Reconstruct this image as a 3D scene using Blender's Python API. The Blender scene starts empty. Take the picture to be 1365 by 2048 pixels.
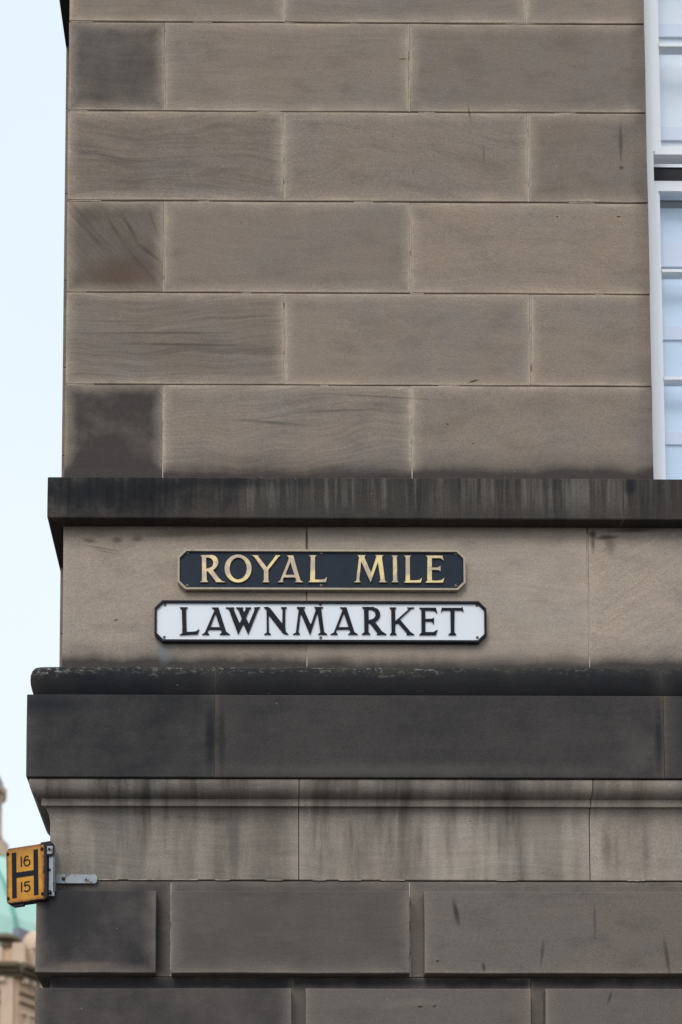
import bpy, math, random
from mathutils import Vector, Matrix
random.seed(11)
S = bpy.context.scene
COL = S.collection

# ------------------------------------------------------------------ camera, sky, sun, exposure
cam_data = bpy.data.cameras.new('camera')
cam = bpy.data.objects.new('camera', cam_data)
COL.objects.link(cam)
cam.location = (0.0, -5.6, 1.6)
cam.rotation_euler = (math.radians(90.0) + math.atan(234 / 3000), 0.0, math.radians(-0.344))
cam_data.sensor_fit = 'VERTICAL'
cam_data.sensor_height = 36.0
cam_data.lens = 52.73
cam_data.shift_x = (682.5 - 538.0) / 2048.0
cam_data.shift_y = (2566.0 - 1024.0) / 2048.0
cam_data.clip_start = 0.05
cam_data.clip_end = 1500.0
cam_data.dof.use_dof = True
cam_data.dof.focus_distance = 5.84
cam_data.dof.aperture_fstop = 2.8
S.camera = cam

SUN_EL, SUN_AZ = 48.0, 205.0        # degrees; azimuth clockwise from +Y (the sun stands behind the camera, to the left)
world = bpy.data.worlds.new('World')
S.world = world
world.use_nodes = True
wn = world.node_tree
for n in list(wn.nodes):
    wn.nodes.remove(n)
sky = wn.nodes.new('ShaderNodeTexSky')
sky.sky_type = 'NISHITA'
sky.sun_disc = False
sky.sun_elevation = math.radians(SUN_EL)
sky.sun_rotation = math.radians(SUN_AZ)
sky.air_density = 1.0
sky.dust_density = 3.0
# thin bright overcast: an even pale cloud layer over the clear sky
mixc = wn.nodes.new('ShaderNodeMix')
mixc.data_type = 'RGBA'
mixc.inputs['Factor'].default_value = 0.86
cloud_tex = wn.nodes.new('ShaderNodeTexNoise')
cloud_tex.inputs['Scale'].default_value = 1.6
cloud_tex.inputs['Detail'].default_value = 4.0
ramp = wn.nodes.new('ShaderNodeValToRGB')
ramp.color_ramp.elements[0].position = 0.3
ramp.color_ramp.elements[0].color = (7.0, 8.0, 8.75, 1)
ramp.color_ramp.elements[1].position = 0.75
ramp.color_ramp.elements[1].color = (7.7, 8.6, 9.2, 1)
tcw = wn.nodes.new('ShaderNodeTexCoord')
bgn = wn.nodes.new('ShaderNodeBackground')
bgn.inputs['Strength'].default_value = 0.115
outw = wn.nodes.new('ShaderNodeOutputWorld')
wn.links.new(tcw.outputs['Generated'], cloud_tex.inputs['Vector'])
sepw = wn.nodes.new('ShaderNodeSeparateXYZ')
wn.links.new(tcw.outputs['Generated'], sepw.inputs[0])
lowm = wn.nodes.new('ShaderNodeMapRange')          # whiter towards the horizon, as under thin cloud
lowm.inputs['From Min'].default_value = 0.10; lowm.inputs['From Max'].default_value = 0.62
lowm.inputs['To Min'].default_value = 1.0; lowm.inputs['To Max'].default_value = 0.0
wn.links.new(sepw.outputs[2], lowm.inputs['Value'])
mixh = wn.nodes.new('ShaderNodeMix'); mixh.data_type = 'RGBA'
mixh.inputs['B'].default_value = (8.3, 8.9, 9.3, 1)
wn.links.new(lowm.outputs[0], mixh.inputs['Factor'])
wn.links.new(cloud_tex.outputs['Fac'], ramp.inputs['Fac'])
wn.links.new(sky.outputs['Color'], mixc.inputs['A'])
wn.links.new(ramp.outputs['Color'], mixh.inputs['A'])
wn.links.new(mixh.outputs['Result'], mixc.inputs['B'])
wn.links.new(mixc.outputs['Result'], bgn.inputs['Color'])
wn.links.new(bgn.outputs['Background'], outw.inputs['Surface'])

sun_data = bpy.data.lights.new('sun', 'SUN')
sun_data.energy = 1.5
sun_data.angle = math.radians(30.0)
sun_data.color = (1.0, 0.96, 0.91)
sun = bpy.data.objects.new('sun', sun_data)
COL.objects.link(sun)
sun.rotation_euler = (math.radians(90.0 - SUN_EL), 0.0, math.radians(180.0 - SUN_AZ))

S.render.engine = 'CYCLES'
S.view_settings.view_transform = 'Standard'
S.view_settings.look = 'None'
S.view_settings.exposure = 0.12
S.view_settings.gamma = 1.0
S.view_settings.use_curve_mapping = False

# ------------------------------------------------------------------ node helpers
class NT:
    def __init__(self, name):
        self.mat = bpy.data.materials.new(name)
        self.mat.use_nodes = True
        self.t = self.mat.node_tree
        for n in list(self.t.nodes):
            self.t.nodes.remove(n)
        self.out = self.t.nodes.new('ShaderNodeOutputMaterial')
        self.b = self.t.nodes.new('ShaderNodeBsdfPrincipled')
        self.t.links.new(self.b.outputs[0], self.out.inputs[0])

    def put(self, sock, v):
        if isinstance(v, bpy.types.NodeSocket):
            self.t.links.new(v, sock)
        elif isinstance(v, (tuple, list)) and len(v) == 3 and sock.type == 'RGBA':
            sock.default_value = (*v, 1)
        else:
            sock.default_value = v

    def node(self, kind, ins=None, **props):
        n = self.t.nodes.new(kind)
        for k, v in props.items():
            setattr(n, k, v)
        for k, v in (ins or {}).items():
            self.put(n.inputs[k], v)
        return n

    def m(self, op, a, b=0.0, c=0.0, clamp=False):
        return self.node('ShaderNodeMath', {0: a, 1: b, 2: c}, operation=op, use_clamp=clamp).outputs[0]

    def mul(self, a, b): return self.m('MULTIPLY', a, b)
    def add(self, a, b): return self.m('ADD', a, b)
    def sub(self, a, b): return self.m('SUBTRACT', a, b)

    def step(self, x, lo, hi, a=0.0, b=1.0):
        return self.node('ShaderNodeMapRange', {'Value': x, 'From Min': lo, 'From Max': hi, 'To Min': a, 'To Max': b},
                         interpolation_type='SMOOTHSTEP').outputs['Result']

    def mix(self, f, a, b, mode='MIX'):
        n = self.t.nodes.new('ShaderNodeMix')
        n.data_type = 'RGBA'
        n.blend_type = mode
        self.put(n.inputs['Factor'], f)
        self.put(n.inputs['A'], a)
        self.put(n.inputs['B'], b)
        return n.outputs['Result']

    def noise(self, vec, scale, detail=3.0, rough=0.55, dist=0.0):
        return self.node('ShaderNodeTexNoise', {'Vector': vec, 'Scale': scale, 'Detail': detail, 'Roughness': rough,
                                                'Distortion': dist}).outputs['Fac']

    def vec(self, x, y, z):
        return self.node('ShaderNodeCombineXYZ', {0: x, 1: y, 2: z}).outputs[0]

    def xyz(self, v):
        n = self.node('ShaderNodeSeparateXYZ', {0: v})
        return n.outputs[0], n.outputs[1], n.outputs[2]

    def attr(self, name):
        return self.node('ShaderNodeAttribute', attribute_type='OBJECT', attribute_name=name).outputs['Fac']

    def obj(self):
        return self.node('ShaderNodeTexCoord').outputs['Object']

    def uv(self, name):
        return self.node('ShaderNodeUVMap', uv_map=name).outputs[0]

    def bump(self, h, strength, dist):
        n = self.node('ShaderNodeBump', {'Height': h, 'Strength': strength, 'Distance': dist})
        self.t.links.new(n.outputs[0], self.b.inputs['Normal'])

    def done(self, color=None, rough=None, metal=None, spec=None):
        if color is not None: self.put(self.b.inputs['Base Color'], color)
        if rough is not None: self.put(self.b.inputs['Roughness'], rough)
        if metal is not None: self.put(self.b.inputs['Metallic'], metal)
        if spec is not None: self.put(self.b.inputs['Specular IOR Level'], spec)
        return self.mat


def stain_shade_mask(nt, X, Z, n, sx, sz, rx, rz, ang=0.0, soft=0.85):
    """soft ellipse of dirt, rust or painted shade with a ragged edge, at a place on the facade"""
    a = math.radians(ang)
    dx = nt.sub(X, sx); dz = nt.sub(Z, sz)
    u = nt.add(nt.mul(dx, math.cos(a) / rx), nt.mul(dz, math.sin(a) / rx))
    v = nt.add(nt.mul(dx, -math.sin(a) / rz), nt.mul(dz, math.cos(a) / rz))
    r = nt.m('SQRT', nt.add(nt.mul(u, u), nt.mul(v, v)))
    r = nt.add(r, nt.mul(nt.sub(n, 0.5), 1.3))
    return nt.step(r, 1.0 - soft, 1.15, 1.0, 0.0)


def stone_material(name, base=(0.278, 0.241, 0.208), warm=(0.305, 0.250, 0.196), cool=(0.232, 0.215, 0.202),
                   edge=(0.42, 0.365, 0.30), soot=(0.056, 0.051, 0.050), edge_w=0.030, stains_shade=(), joint_streak=False,
                   window_edge=False, lichen=False, streak_sx=26.0, wash=(0.3, 0.3), wash_col=(0.3, 0.27, 0.22), wash_sx=26.0, soot_var=(0.70, 1.12)):
    tint = lambda c, t=(1.10, 1.01, 0.945): tuple(a * b for a, b in zip(c, t))
    base, warm, cool, edge = tint(base), tint(warm, (1.06, 1.01, 0.97)), tint(cool), tint(edge)
    soot = tint(soot, (1.06, 1.0, 0.97))
    nt = NT(name)
    o = nt.obj()
    seed = nt.attr('seed'); a_soot = nt.attr('soot'); a_bed = nt.attr('bedding'); a_tilt = nt.attr('tilt')
    a_foot = nt.attr('foot'); a_drip = nt.attr('drip'); a_warm = nt.attr('warmth'); a_head = nt.attr('head')
    X, Y, Z = nt.xyz(o)
    P = nt.vec(nt.add(X, nt.mul(seed, 7.31)), nt.add(Y, nt.mul(seed, 3.7)), nt.add(Z, nt.mul(seed, 5.13)))
    PX, PY, PZ = nt.xyz(P)
    u, v, _ = nt.xyz(nt.uv('local')); w, h, _ = nt.xyz(nt.uv('size'))
    nL = nt.noise(P, 2.3, 4, 0.6)
    nM = nt.noise(P, 8.0, 5, 0.62)
    nF = nt.noise(P, 34.0, 4, 0.65)
    nW = nt.noise(nt.vec(nt.mul(PX, 1.0), PY, nt.mul(PZ, 2.2)), 5.5, 4, 0.6)
    nG = nt.noise(P, 210.0, 2, 0.7)
    nC = nt.noise(nt.vec(nt.mul(PX, 1.0), PY, nt.mul(PZ, 3.0)), 95.0, 2, 0.6)
    # distance to the stone's own edge, ragged
    d = nt.m('MINIMUM', nt.m('MINIMUM', u, nt.sub(w, u)), nt.m('MINIMUM', v, nt.sub(h, v)))
    d = nt.add(d, nt.mul(nt.sub(nM, 0.5), 0.034))
    d = nt.add(d, nt.mul(nt.sub(nF, 0.5), 0.010))
    # bedding lines, tilted per stone, curved
    ct = nt.m('COSINE', a_tilt); st = nt.m('SINE', a_tilt)
    bx = nt.add(nt.mul(PX, ct), nt.mul(PZ, st))
    bz = nt.sub(nt.mul(PZ, ct), nt.mul(PX, st))
    curve = nt.mul(nt.sub(nt.noise(P, 1.7, 2, 0.5), 0.5), 0.22)
    bzc = nt.add(bz, curve)
    b1 = nt.noise(nt.vec(nt.mul(bx, 1.3), PY, nt.mul(bzc, 15.0)), 1.0, 4, 0.62)
    b2 = nt.noise(nt.vec(nt.mul(bx, 3.0), PY, nt.mul(bzc, 70.0)), 1.0, 3, 0.6)
    b3 = nt.noise(nt.vec(nt.mul(bx, 6.0), PY, nt.mul(bzc, 260.0)), 1.0, 2, 0.6)
    lines = nt.step(b1, 0.54, 0.70)
    lines = nt.mul(lines, nt.step(b2, 0.38, 0.62, 0.35, 1.0))
    nx_, ny_, nz_ = nt.xyz(nt.node('ShaderNodeNewGeometry').outputs['True Normal'])
    side = nt.m('GREATER_THAN', nt.m('ABSOLUTE', nx_), 0.7)
    A = nt.add(nt.mul(PX, nt.sub(1.0, side)), nt.mul(PY, side))
    # body colour
    c = nt.mix(nt.step(nL, 0.34, 0.66), cool, base)
    c = nt.mix(nt.mul(nt.step(nt.add(nM, nt.mul(a_warm, 0.25)), 0.40, 0.85), 0.75), c, warm)
    c = nt.mix(nt.mul(nt.step(nW, 0.45, 0.75), 0.20), c, soot)
    # fine bedding tone
    tone = nt.add(1.0, nt.mul(nt.sub(b2, 0.5), nt.add(0.12, nt.mul(a_bed, 0.55))))
    tone = nt.mul(tone, nt.add(1.0, nt.mul(nt.sub(b3, 0.5), nt.add(0.10, nt.mul(a_bed, 0.32)))))
    # soot in the stone's middle, thinner at its margin
    core = nt.step(nt.add(d, nt.mul(nt.sub(nt.noise(P, 4.5, 3, 0.55), 0.5), 0.05)), -0.015, 0.065, 0.34, 1.0)
    sf = nt.mul(nt.mul(a_soot, core), nt.step(nt.add(nt.mul(nL, 0.6), nt.mul(nM, 0.4)), 0.32, 0.64, soot_var[0], soot_var[1]))
    sf = nt.add(sf, nt.mul(nt.mul(lines, a_bed), 0.42))
    # sooty foot
    vf = nt.add(v, nt.mul(nt.sub(nt.noise(nt.vec(nt.mul(PX, 1.0), PY, 0.0), 6.0, 4, 0.6), 0.5), 0.055))
    foot = nt.mul(nt.add(nt.mul(nt.step(vf, -0.01, 0.14, 1.0, 0.0), 0.45), nt.mul(nt.step(vf, 0.0, 0.07, 1.0, 0.0), 0.65)), a_foot)
    sf = nt.add(sf, nt.mul(foot, 1.0))
    # sooty head (under a ledge); below the base blocks also painted-in shade
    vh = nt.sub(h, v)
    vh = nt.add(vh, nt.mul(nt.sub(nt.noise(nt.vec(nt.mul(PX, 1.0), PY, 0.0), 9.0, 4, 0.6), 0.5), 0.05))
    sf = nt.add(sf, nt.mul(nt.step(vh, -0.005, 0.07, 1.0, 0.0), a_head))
    # run-off streaks from the top
    s1 = nt.noise(nt.vec(nt.mul(A, streak_sx), 0.0, nt.mul(PZ, 2.0)), 1.0, 4, 0.65)
    s2 = nt.noise(nt.vec(nt.mul(A, streak_sx * 0.22), 3.0, nt.mul(PZ, 0.7)), 1.0, 3, 0.6)
    reach = nt.add(nt.mul(s1, 0.55), nt.mul(s2, 0.6))
    drip = nt.mul(nt.step(nt.sub(nt.add(nt.mul(nt.sub(1.0, nt.m('DIVIDE', v, h)), 0.30), 0.34), nt.sub(reach, 0.16)), -0.10, 0.14, 1.0, 0.0), a_drip)
    sf = nt.add(sf, nt.mul(drip, 0.55))
    sf = nt.m('MINIMUM', sf, 0.97)
    sf = nt.mul(sf, nt.add(1.0, nt.mul(nt.sub(nC, 0.5), 0.22)))
    keep = nt.m('MAXIMUM', nt.sub(1.0, foot), 0.0)
    if window_edge:      # grime run down beside the window frame
        we = nt.add(X, nt.mul(nt.sub(nt.noise(nt.vec(0.0, 0.0, PZ), 7.0, 4, 0.65), 0.5), 0.07))
        wg = nt.step(we, 1.465, 1.545)
        sf = nt.add(sf, nt.mul(wg, 0.42))
        keep = nt.mul(keep, nt.sub(1.0, nt.mul(wg, 0.9)))
    c = nt.mix(nt.m('MAXIMUM', nt.m('MINIMUM', sf, 1.0), 0.0), c, soot)
    # rain-washed pale runs
    vr = nt.add(nt.m('DIVIDE', v, h), nt.mul(nt.sub(nM, 0.5), 0.25))
    w1 = nt.noise(nt.vec(nt.mul(A, wash_sx), 1.0, nt.mul(PZ, 1.6)), 1.0, 3, 0.6)
    w2 = nt.noise(nt.vec(nt.mul(A, 3.0), 5.0, nt.mul(PZ, 0.8)), 1.0, 3, 0.55)
    wm = nt.step(nt.add(nt.mul(w1, 0.55), nt.mul(w2, 0.45)), 0.44, 0.62)
    wm = nt.mul(nt.mul(wm, nt.step(vr, wash[0] - 0.12, wash[0] + 0.12)), nt.step(vr, wash[1] - 0.15, wash[1] + 0.15, 1.0, 0.0))
    c = nt.mix(nt.mul(wm, nt.attr('wash')), c, wash_col)
    # pale clean margin
    em = nt.add(nt.mul(nt.step(d, 0.0, edge_w * 0.50, 1.0, 0.0), 0.62), nt.mul(nt.step(d, 0.0, edge_w * 1.7, 1.0, 0.0), 0.40))
    em = nt.mul(em, nt.step(nt.noise(P, 3.1, 3, 0.6), 0.34, 0.56, 0.45, 1.0))
    em = nt.mul(em, nt.mul(nt.attr('margin'), keep))
    em = nt.mul(em, nt.sub(1.0, nt.mul(a_soot, 0.65)))
    c = nt.mix(nt.m('MINIMUM', nt.mul(em, 0.95), 1.0), c, edge)
    c = nt.mix(1.0, c, nt.vec(tone, tone, tone), 'MULTIPLY')
    # grain
    g = nt.add(1.0, nt.add(nt.mul(nt.sub(nG, 0.5), 0.85), nt.mul(nt.sub(nC, 0.5), 0.50)))
    c = nt.mix(1.0, c, nt.vec(g, g, g), 'MULTIPLY')
    # pits with a rusty heart, and pale grains
    vn = nt.node('ShaderNodeTexVoronoi', {'Vector': nt.vec(PX, nt.mul(PY, 1.0), nt.mul(PZ, 1.9)), 'Scale': 17.0})
    r1, r2, _b = nt.xyz(vn.outputs['Color'])
    pit = nt.mul(nt.step(vn.outputs['Distance'], 0.045, 0.085, 1.0, 0.0), nt.m('GREATER_THAN', r1, 0.955))
    halo = nt.mul(nt.step(vn.outputs['Distance'], 0.05, 0.16, 1.0, 0.0), nt.m('GREATER_THAN', r1, 0.955))
    c = nt.mix(nt.mul(halo, 0.25), c, edge)
    c = nt.mix(nt.mul(pit, 0.8), c, (0.06, 0.042, 0.03))
    vp = nt.node('ShaderNodeTexVoronoi', {'Vector': P, 'Scale': 41.0})
    q1, q2, _c = nt.xyz(vp.outputs['Color'])
    pale = nt.mul(nt.step(vp.outputs['Distance'], 0.05, 0.10, 1.0, 0.0), nt.m('GREATER_THAN', q1, 0.975))
    c = nt.mix(nt.mul(pale, 0.55), c, (0.5, 0.48, 0.44))
    dark = nt.mul(nt.step(vp.outputs['Distance'], 0.04, 0.11, 1.0, 0.0), nt.m('LESS_THAN', q1, 0.03))
    c = nt.mix(nt.mul(dark, 0.5), c, (0.07, 0.06, 0.05))
    for (sx, sz, rx, rz, ang, col, k) in stains_shade:
        c = nt.mix(nt.mul(stain_shade_mask(nt, X, Z, nt.add(nt.mul(nM, 0.5), nt.mul(nF, 0.5)), sx, sz, rx, rz, ang), k), c, col)
    if lichen:
        ln = nt.noise(nt.vec(PX, PY, nt.mul(PZ, 1.6)), 42.0, 5, 0.75)
        lw = nt.noise(nt.vec(X, 0.0, 0.0), 3.0, 3, 0.6)
        top = nt.step(nt.add(Z, nt.mul(nt.sub(lw, 0.5), 0.14)), 4.335, 4.388)
        c = nt.mix(nt.mul(nt.mul(nt.step(ln, 0.52, 0.62), nt.mul(top, nt.step(X, 0.4, 1.1, 1.0, 0.25))), 0.75), c, (0.30, 0.295, 0.25))
        c = nt.mix(nt.mul(nt.mul(nt.step(nM, 0.45, 0.6), top), 0.5), c, (0.05, 0.047, 0.033))
    nt.done(c, 0.92, spec=0.10)
    hgt = nt.add(nt.add(nt.mul(nG, 0.5), nt.mul(nC, 0.6)), nt.add(nt.mul(b2, nt.mul(a_bed, 0.8)), nt.mul(nF, 0.6)))
    hgt = nt.sub(hgt, nt.mul(pit, 2.0))
    nt.bump(hgt, 0.5, 0.0022)
    return nt.mat


GREY = (0.075, 0.072, 0.07)
GOUGE = (0.035, 0.022, 0.014)
M_WALL = stone_material('upper wall sandstone', window_edge=True, stains_shade=(
    (0.568, 6.950, 0.028, 0.010, 3, (0.33, 0.20, 0.09), 0.55), (0.570, 6.951, 0.022, 0.0035, 3, GOUGE, 1.0),
    (0.834, 6.718, 0.006, 0.045, 8, (0.16, 0.08, 0.045), 0.75),
    (1.437, 6.600, 0.011, 0.085, 0, GREY, 0.75), (1.437, 6.492, 0.011, 0.011, 0, (0.06, 0.055, 0.05), 0.9),
    (1.437, 6.545, 0.003, 0.055, 0, GREY, 0.8), (0.890, 6.542, 0.006, 0.05, 0, (0.09, 0.095, 0.08), 0.6),
    (0.838, 5.595, 0.034, 0.011, 14, (0.34, 0.24, 0.15), 0.5), (0.838, 5.595, 0.026, 0.0045, 16, GOUGE, 1.0),
    (1.423, 6.285, 0.022, 0.012, 0, (0.38, 0.29, 0.19), 0.6), (1.423, 6.285, 0.012, 0.0045, 0, GOUGE, 1.0),
    (1.179, 6.284, 0.016, 0.009, 0, (0.38, 0.29, 0.19), 0.6), (1.179, 6.284, 0.007, 0.004, 10, GOUGE, 1.0),
    (0.835, 5.337, 0.018, 0.009, 0, (0.36, 0.28, 0.2), 0.6), (0.835, 5.337, 0.010, 0.0035, 6, GOUGE, 1.0),
    (0.735, 5.416, 0.008, 0.006, 0, GOUGE, 0.9), (-0.515, 6.225, 0.085, 0.010, -62, (0.07, 0.052, 0.042), 0.6), (-0.445, 6.13, 0.085, 0.010, -40, (0.07, 0.052, 0.042), 0.6),
    (-0.575, 6.22, 0.080, 0.009, -60, (0.08, 0.06, 0.05), 0.5), (-0.475, 6.08, 0.13, 0.007, -50, (0.08, 0.06, 0.05), 0.5), (-0.66, 6.19, 0.08, 0.009, -52, (0.09, 0.07, 0.055), 0.4), (-0.42, 6.24, 0.07, 0.008, -70, (0.09, 0.07, 0.055), 0.4),
    (-0.55, 6.03, 0.20, 0.09, 3, (0.12, 0.075, 0.055), 0.55), (-0.38, 5.79, 0.36, 0.006, 0.4, (0.10, 0.085, 0.072), 0.7), (-0.30, 5.742, 0.34, 0.007, -0.6, (0.09, 0.078, 0.068), 0.75), (-0.55, 5.838, 0.20, 0.005, 0, (0.11, 0.095, 0.08), 0.5),
    (0.05, 5.42, 0.17, 0.009, -4, (0.09, 0.08, 0.07), 0.6),
    (0.30, 5.47, 0.24, 0.006, 3, (0.09, 0.08, 0.07), 0.55), (0.45, 5.53, 0.30, 0.005, -3, (0.09, 0.08, 0.07), 0.5),
))
M_FRIEZE = stone_material('name frieze sandstone', base=(0.405, 0.355, 0.305), warm=(0.435, 0.365, 0.295), cool=(0.33, 0.305, 0.28),
    edge=(0.44, 0.375, 0.30), edge_w=0.012, stains_shade=(
    (-0.559, 4.614, 0.020, 0.010, 12, (0.42, 0.32, 0.22), 0.6), (-0.559, 4.614, 0.013, 0.0045, 16, GOUGE, 1.0),
    (-0.369, 4.485, 0.035, 0.055, 0, (0.17, 0.20, 0.24), 0.55),
    (1.354, 4.955, 0.06, 0.012, 3, (0.06, 0.045, 0.035), 0.85), (1.296, 4.968, 0.022, 0.022, 0, (0.07, 0.045, 0.035), 0.9),
    (1.298, 4.93, 0.010, 0.05, 0, (0.10, 0.07, 0.05), 0.7), (1.365, 4.925, 0.028, 0.05, 12, (0.13, 0.11, 0.085), 0.55),
    (1.45, 4.985, 0.13, 0.012, 3, (0.06, 0.045, 0.035), 0.7),
    (-0.663, 4.935, 0.035, 0.014, -8, (0.11, 0.09, 0.07), 0.7), (-0.556, 4.938, 0.028, 0.016, 6, (0.11, 0.09, 0.07), 0.7),
    (-0.478, 4.942, 0.03, 0.014, 4, (0.11, 0.09, 0.07), 0.7), (-0.62, 4.905, 0.09, 0.006, -10, (0.13, 0.105, 0.08), 0.6),
    (-0.60, 4.89, 0.07, 0.004, -12, (0.14, 0.11, 0.085), 0.5), (-0.22, 4.968, 0.32, 0.017, 2, (0.16, 0.12, 0.08), 0.65),
    (0.182, 4.93, 0.009, 0.07, 0, (0.09, 0.06, 0.04), 0.7), (1.45, 4.75, 0.20, 0.004, 38, (0.30, 0.20, 0.12), 0.35),
    (1.42, 4.66, 0.16, 0.004, 38, (0.30, 0.20, 0.12), 0.3),
))
M_STRING = stone_material('sooty moulding sandstone', base=(0.078, 0.070, 0.062), warm=(0.085, 0.073, 0.062), cool=(0.058, 0.057, 0.056),
    edge=(0.15, 0.135, 0.115), soot=(0.012, 0.014, 0.019), edge_w=0.010, streak_sx=34.0, wash=(0.42, 0.80), wash_col=(0.165, 0.15, 0.13), wash_sx=42.0, stains_shade=(
    (-0.66, 5.10, 0.62, 0.13, 0, (0.009, 0.011, 0.015), 0.9), (-0.15, 5.14, 0.35, 0.035, 0, (0.012, 0.014, 0.018), 0.7),
    (1.43, 5.13, 0.03, 0.05, 0, (0.012, 0.014, 0.018), 0.7)), soot_var=(0.6, 1.15))
M_TORUS = stone_material('lichened moulding sandstone', base=(0.048, 0.044, 0.041), warm=(0.052, 0.046, 0.041), cool=(0.038, 0.038, 0.039),
    edge=(0.10, 0.09, 0.08), soot=(0.010, 0.0125, 0.018), edge_w=0.008, lichen=True)
M_BAND = stone_material('dark band sandstone', base=(0.098, 0.089, 0.084), warm=(0.108, 0.094, 0.085), cool=(0.075, 0.072, 0.073),
    edge=(0.15, 0.135, 0.12), soot=(0.021, 0.0245, 0.030), edge_w=0.012, soot_var=(0.45, 1.15), stains_shade=(
    (-0.185, 4.10, 0.030, 0.19, 0, (0.012, 0.014, 0.02), 0.8), (-0.145, 4.10, 0.020, 0.19, 0, (0.014, 0.015, 0.02), 0.6),
    (1.508, 4.10, 0.022, 0.18, 0, (0.013, 0.014, 0.018), 0.7), (1.42, 4.04, 0.09, 0.12, 0, (0.14, 0.13, 0.12), 0.28),
    (0.6, 3.97, 0.9, 0.035, 0, (0.12, 0.11, 0.10), 0.45), (-0.83, 4.22, 0.3, 0.05, 0, (0.018, 0.021, 0.028), 0.6)))
M_LOWER = stone_material('streaked lower frieze sandstone', base=(0.35, 0.32, 0.285), warm=(0.375, 0.328, 0.275), cool=(0.315, 0.302, 0.283),
    edge=(0.32, 0.29, 0.25), soot=(0.05, 0.048, 0.048), edge_w=0.012, streak_sx=16.0, wash=(0.0, 0.62), wash_col=(0.40, 0.345, 0.29), wash_sx=11.0, stains_shade=(
    (1.324, 3.70, 0.028, 0.12, 2, (0.11, 0.075, 0.045), 0.55), (1.36, 3.68, 0.012, 0.10, 0, (0.12, 0.10, 0.08), 0.35), (1.47, 3.70, 0.02, 0.14, 0, (0.10, 0.095, 0.09), 0.4), (-0.10, 3.72, 0.035, 0.16, 0, (0.06, 0.06, 0.065), 0.5),
))
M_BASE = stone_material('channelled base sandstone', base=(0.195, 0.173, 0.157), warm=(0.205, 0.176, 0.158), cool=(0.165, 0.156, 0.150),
    edge=(0.27, 0.24, 0.205), soot=(0.036, 0.036, 0.040), edge_w=0.014, stains_shade=(
    (0.740, 3.431, 0.014, 0.065, 10, (0.045, 0.043, 0.043), 0.9), (0.841, 3.222, 0.010, 0.022, 12, (0.05, 0.043, 0.04), 0.85),
    (1.062, 3.278, 0.008, 0.06, -6, (0.065, 0.062, 0.062), 0.7), (1.532, 3.26, 0.010, 0.09, 8, (0.055, 0.053, 0.053), 0.8),
    (1.313, 3.106, 0.008, 0.032, -18, (0.055, 0.053, 0.053), 0.85), (1.262, 3.40, 0.008, 0.08, 0, (0.07, 0.068, 0.068), 0.6),
    (-0.66, 3.225, 0.14, 0.02, 2, (0.20, 0.15, 0.12), 0.5), (0.57, 3.085, 0.2, 0.02, 4, (0.20, 0.17, 0.14), 0.4),
    (-0.74, 3.44, 0.11, 0.10, -25, (0.035, 0.033, 0.035), 0.55),  # dark patch paints the hydrant sign's cast shadow onto the block
    (0.60, 3.07, 0.016, 0.004, 2, GOUGE, 1.0), (0.655, 3.072, 0.012, 0.004, 30, GOUGE, 1.0), (0.668, 3.245, 0.009, 0.004, 0, GOUGE, 1.0),
))


def simple(name, col, rough=0.5, metal=0.0, var=0.12, scale=30.0, bump=0.0, spec=0.5, dirt=None):
    nt = NT(name)
    o = nt.obj()
    n = nt.noise(o, scale, 4, 0.6)
    k = nt.add(1.0, nt.mul(nt.sub(n, 0.5), var * 2))
    c = nt.mix(1.0, col, nt.vec(k, k, k), 'MULTIPLY')
    if dirt:
        dcol, lo, hi, amt, ds = dirt
        dn = nt.noise(o, ds, 5, 0.65)
        c = nt.mix(nt.mul(nt.step(dn, lo, hi), amt), c, dcol)
    nt.done(c, rough, metal, spec)
    if bump:
        nt.bump(nt.noise(o, scale * 3, 3, 0.6), 0.4, bump)
    return nt.mat


M_MORTAR = simple('old dark mortar', (0.12, 0.10, 0.085), 0.95, var=0.4, scale=14, bump=0.002, dirt=((0.30, 0.27, 0.23), 0.60, 0.68, 0.9, 5.0))
M_POINT = simple('pale lime pointing', (0.43, 0.375, 0.305), 0.95, var=0.3, scale=40, bump=0.0015, dirt=((0.09, 0.075, 0.06), 0.54, 0.64, 0.7, 18.0))
M_WHITE = simple('white gloss joinery paint', (0.86, 0.875, 0.91), 0.38, var=0.03, scale=9, dirt=((0.55, 0.55, 0.54), 0.62, 0.75, 0.35, 40.0))
M_BLIND = simple('white blind fabric', (0.93, 0.935, 0.94), 0.9, var=0.015, scale=200)
M_BLINDB = simple('pale blue blind fabric', (0.80, 0.90, 1.0), 0.9, var=0.015, scale=200)
M_REFBAND = simple('grey lilac reflection band', (0.83, 0.835, 0.91), 0.9, var=0.02, scale=200)
M_GAPSHADE = simple('dark gap shade', (0.030, 0.027, 0.029), 0.8)
M_ROOM = simple('dark room lining', (0.30, 0.24, 0.24), 0.9)
M_STEEL = simple('galvanised steel', (0.27, 0.30, 0.33), 0.55, 0.4, var=0.25, scale=60, dirt=((0.10, 0.065, 0.05), 0.54, 0.66, 0.8, 45.0))
M_RUST = simple('rusty black paint', (0.018, 0.016, 0.02), 0.6, var=0.4, spec=0.2, scale=90, bump=0.001, dirt=((0.10, 0.042, 0.018), 0.56, 0.66, 0.85, 50.0))
M_SCREW = simple('weathered brass screw', (0.16, 0.13, 0.105), 0.45, 0.6, var=0.5, scale=300)
M_SCREWD = simple('painted screw slot', (0.02, 0.018, 0.018), 0.7)
M_NAVY = simple('navy sign enamel', (0.017, 0.026, 0.040), 0.5, var=0.25, scale=25, spec=0.12, dirt=((0.09, 0.11, 0.13), 0.66, 0.74, 0.4, 150.0))
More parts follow.
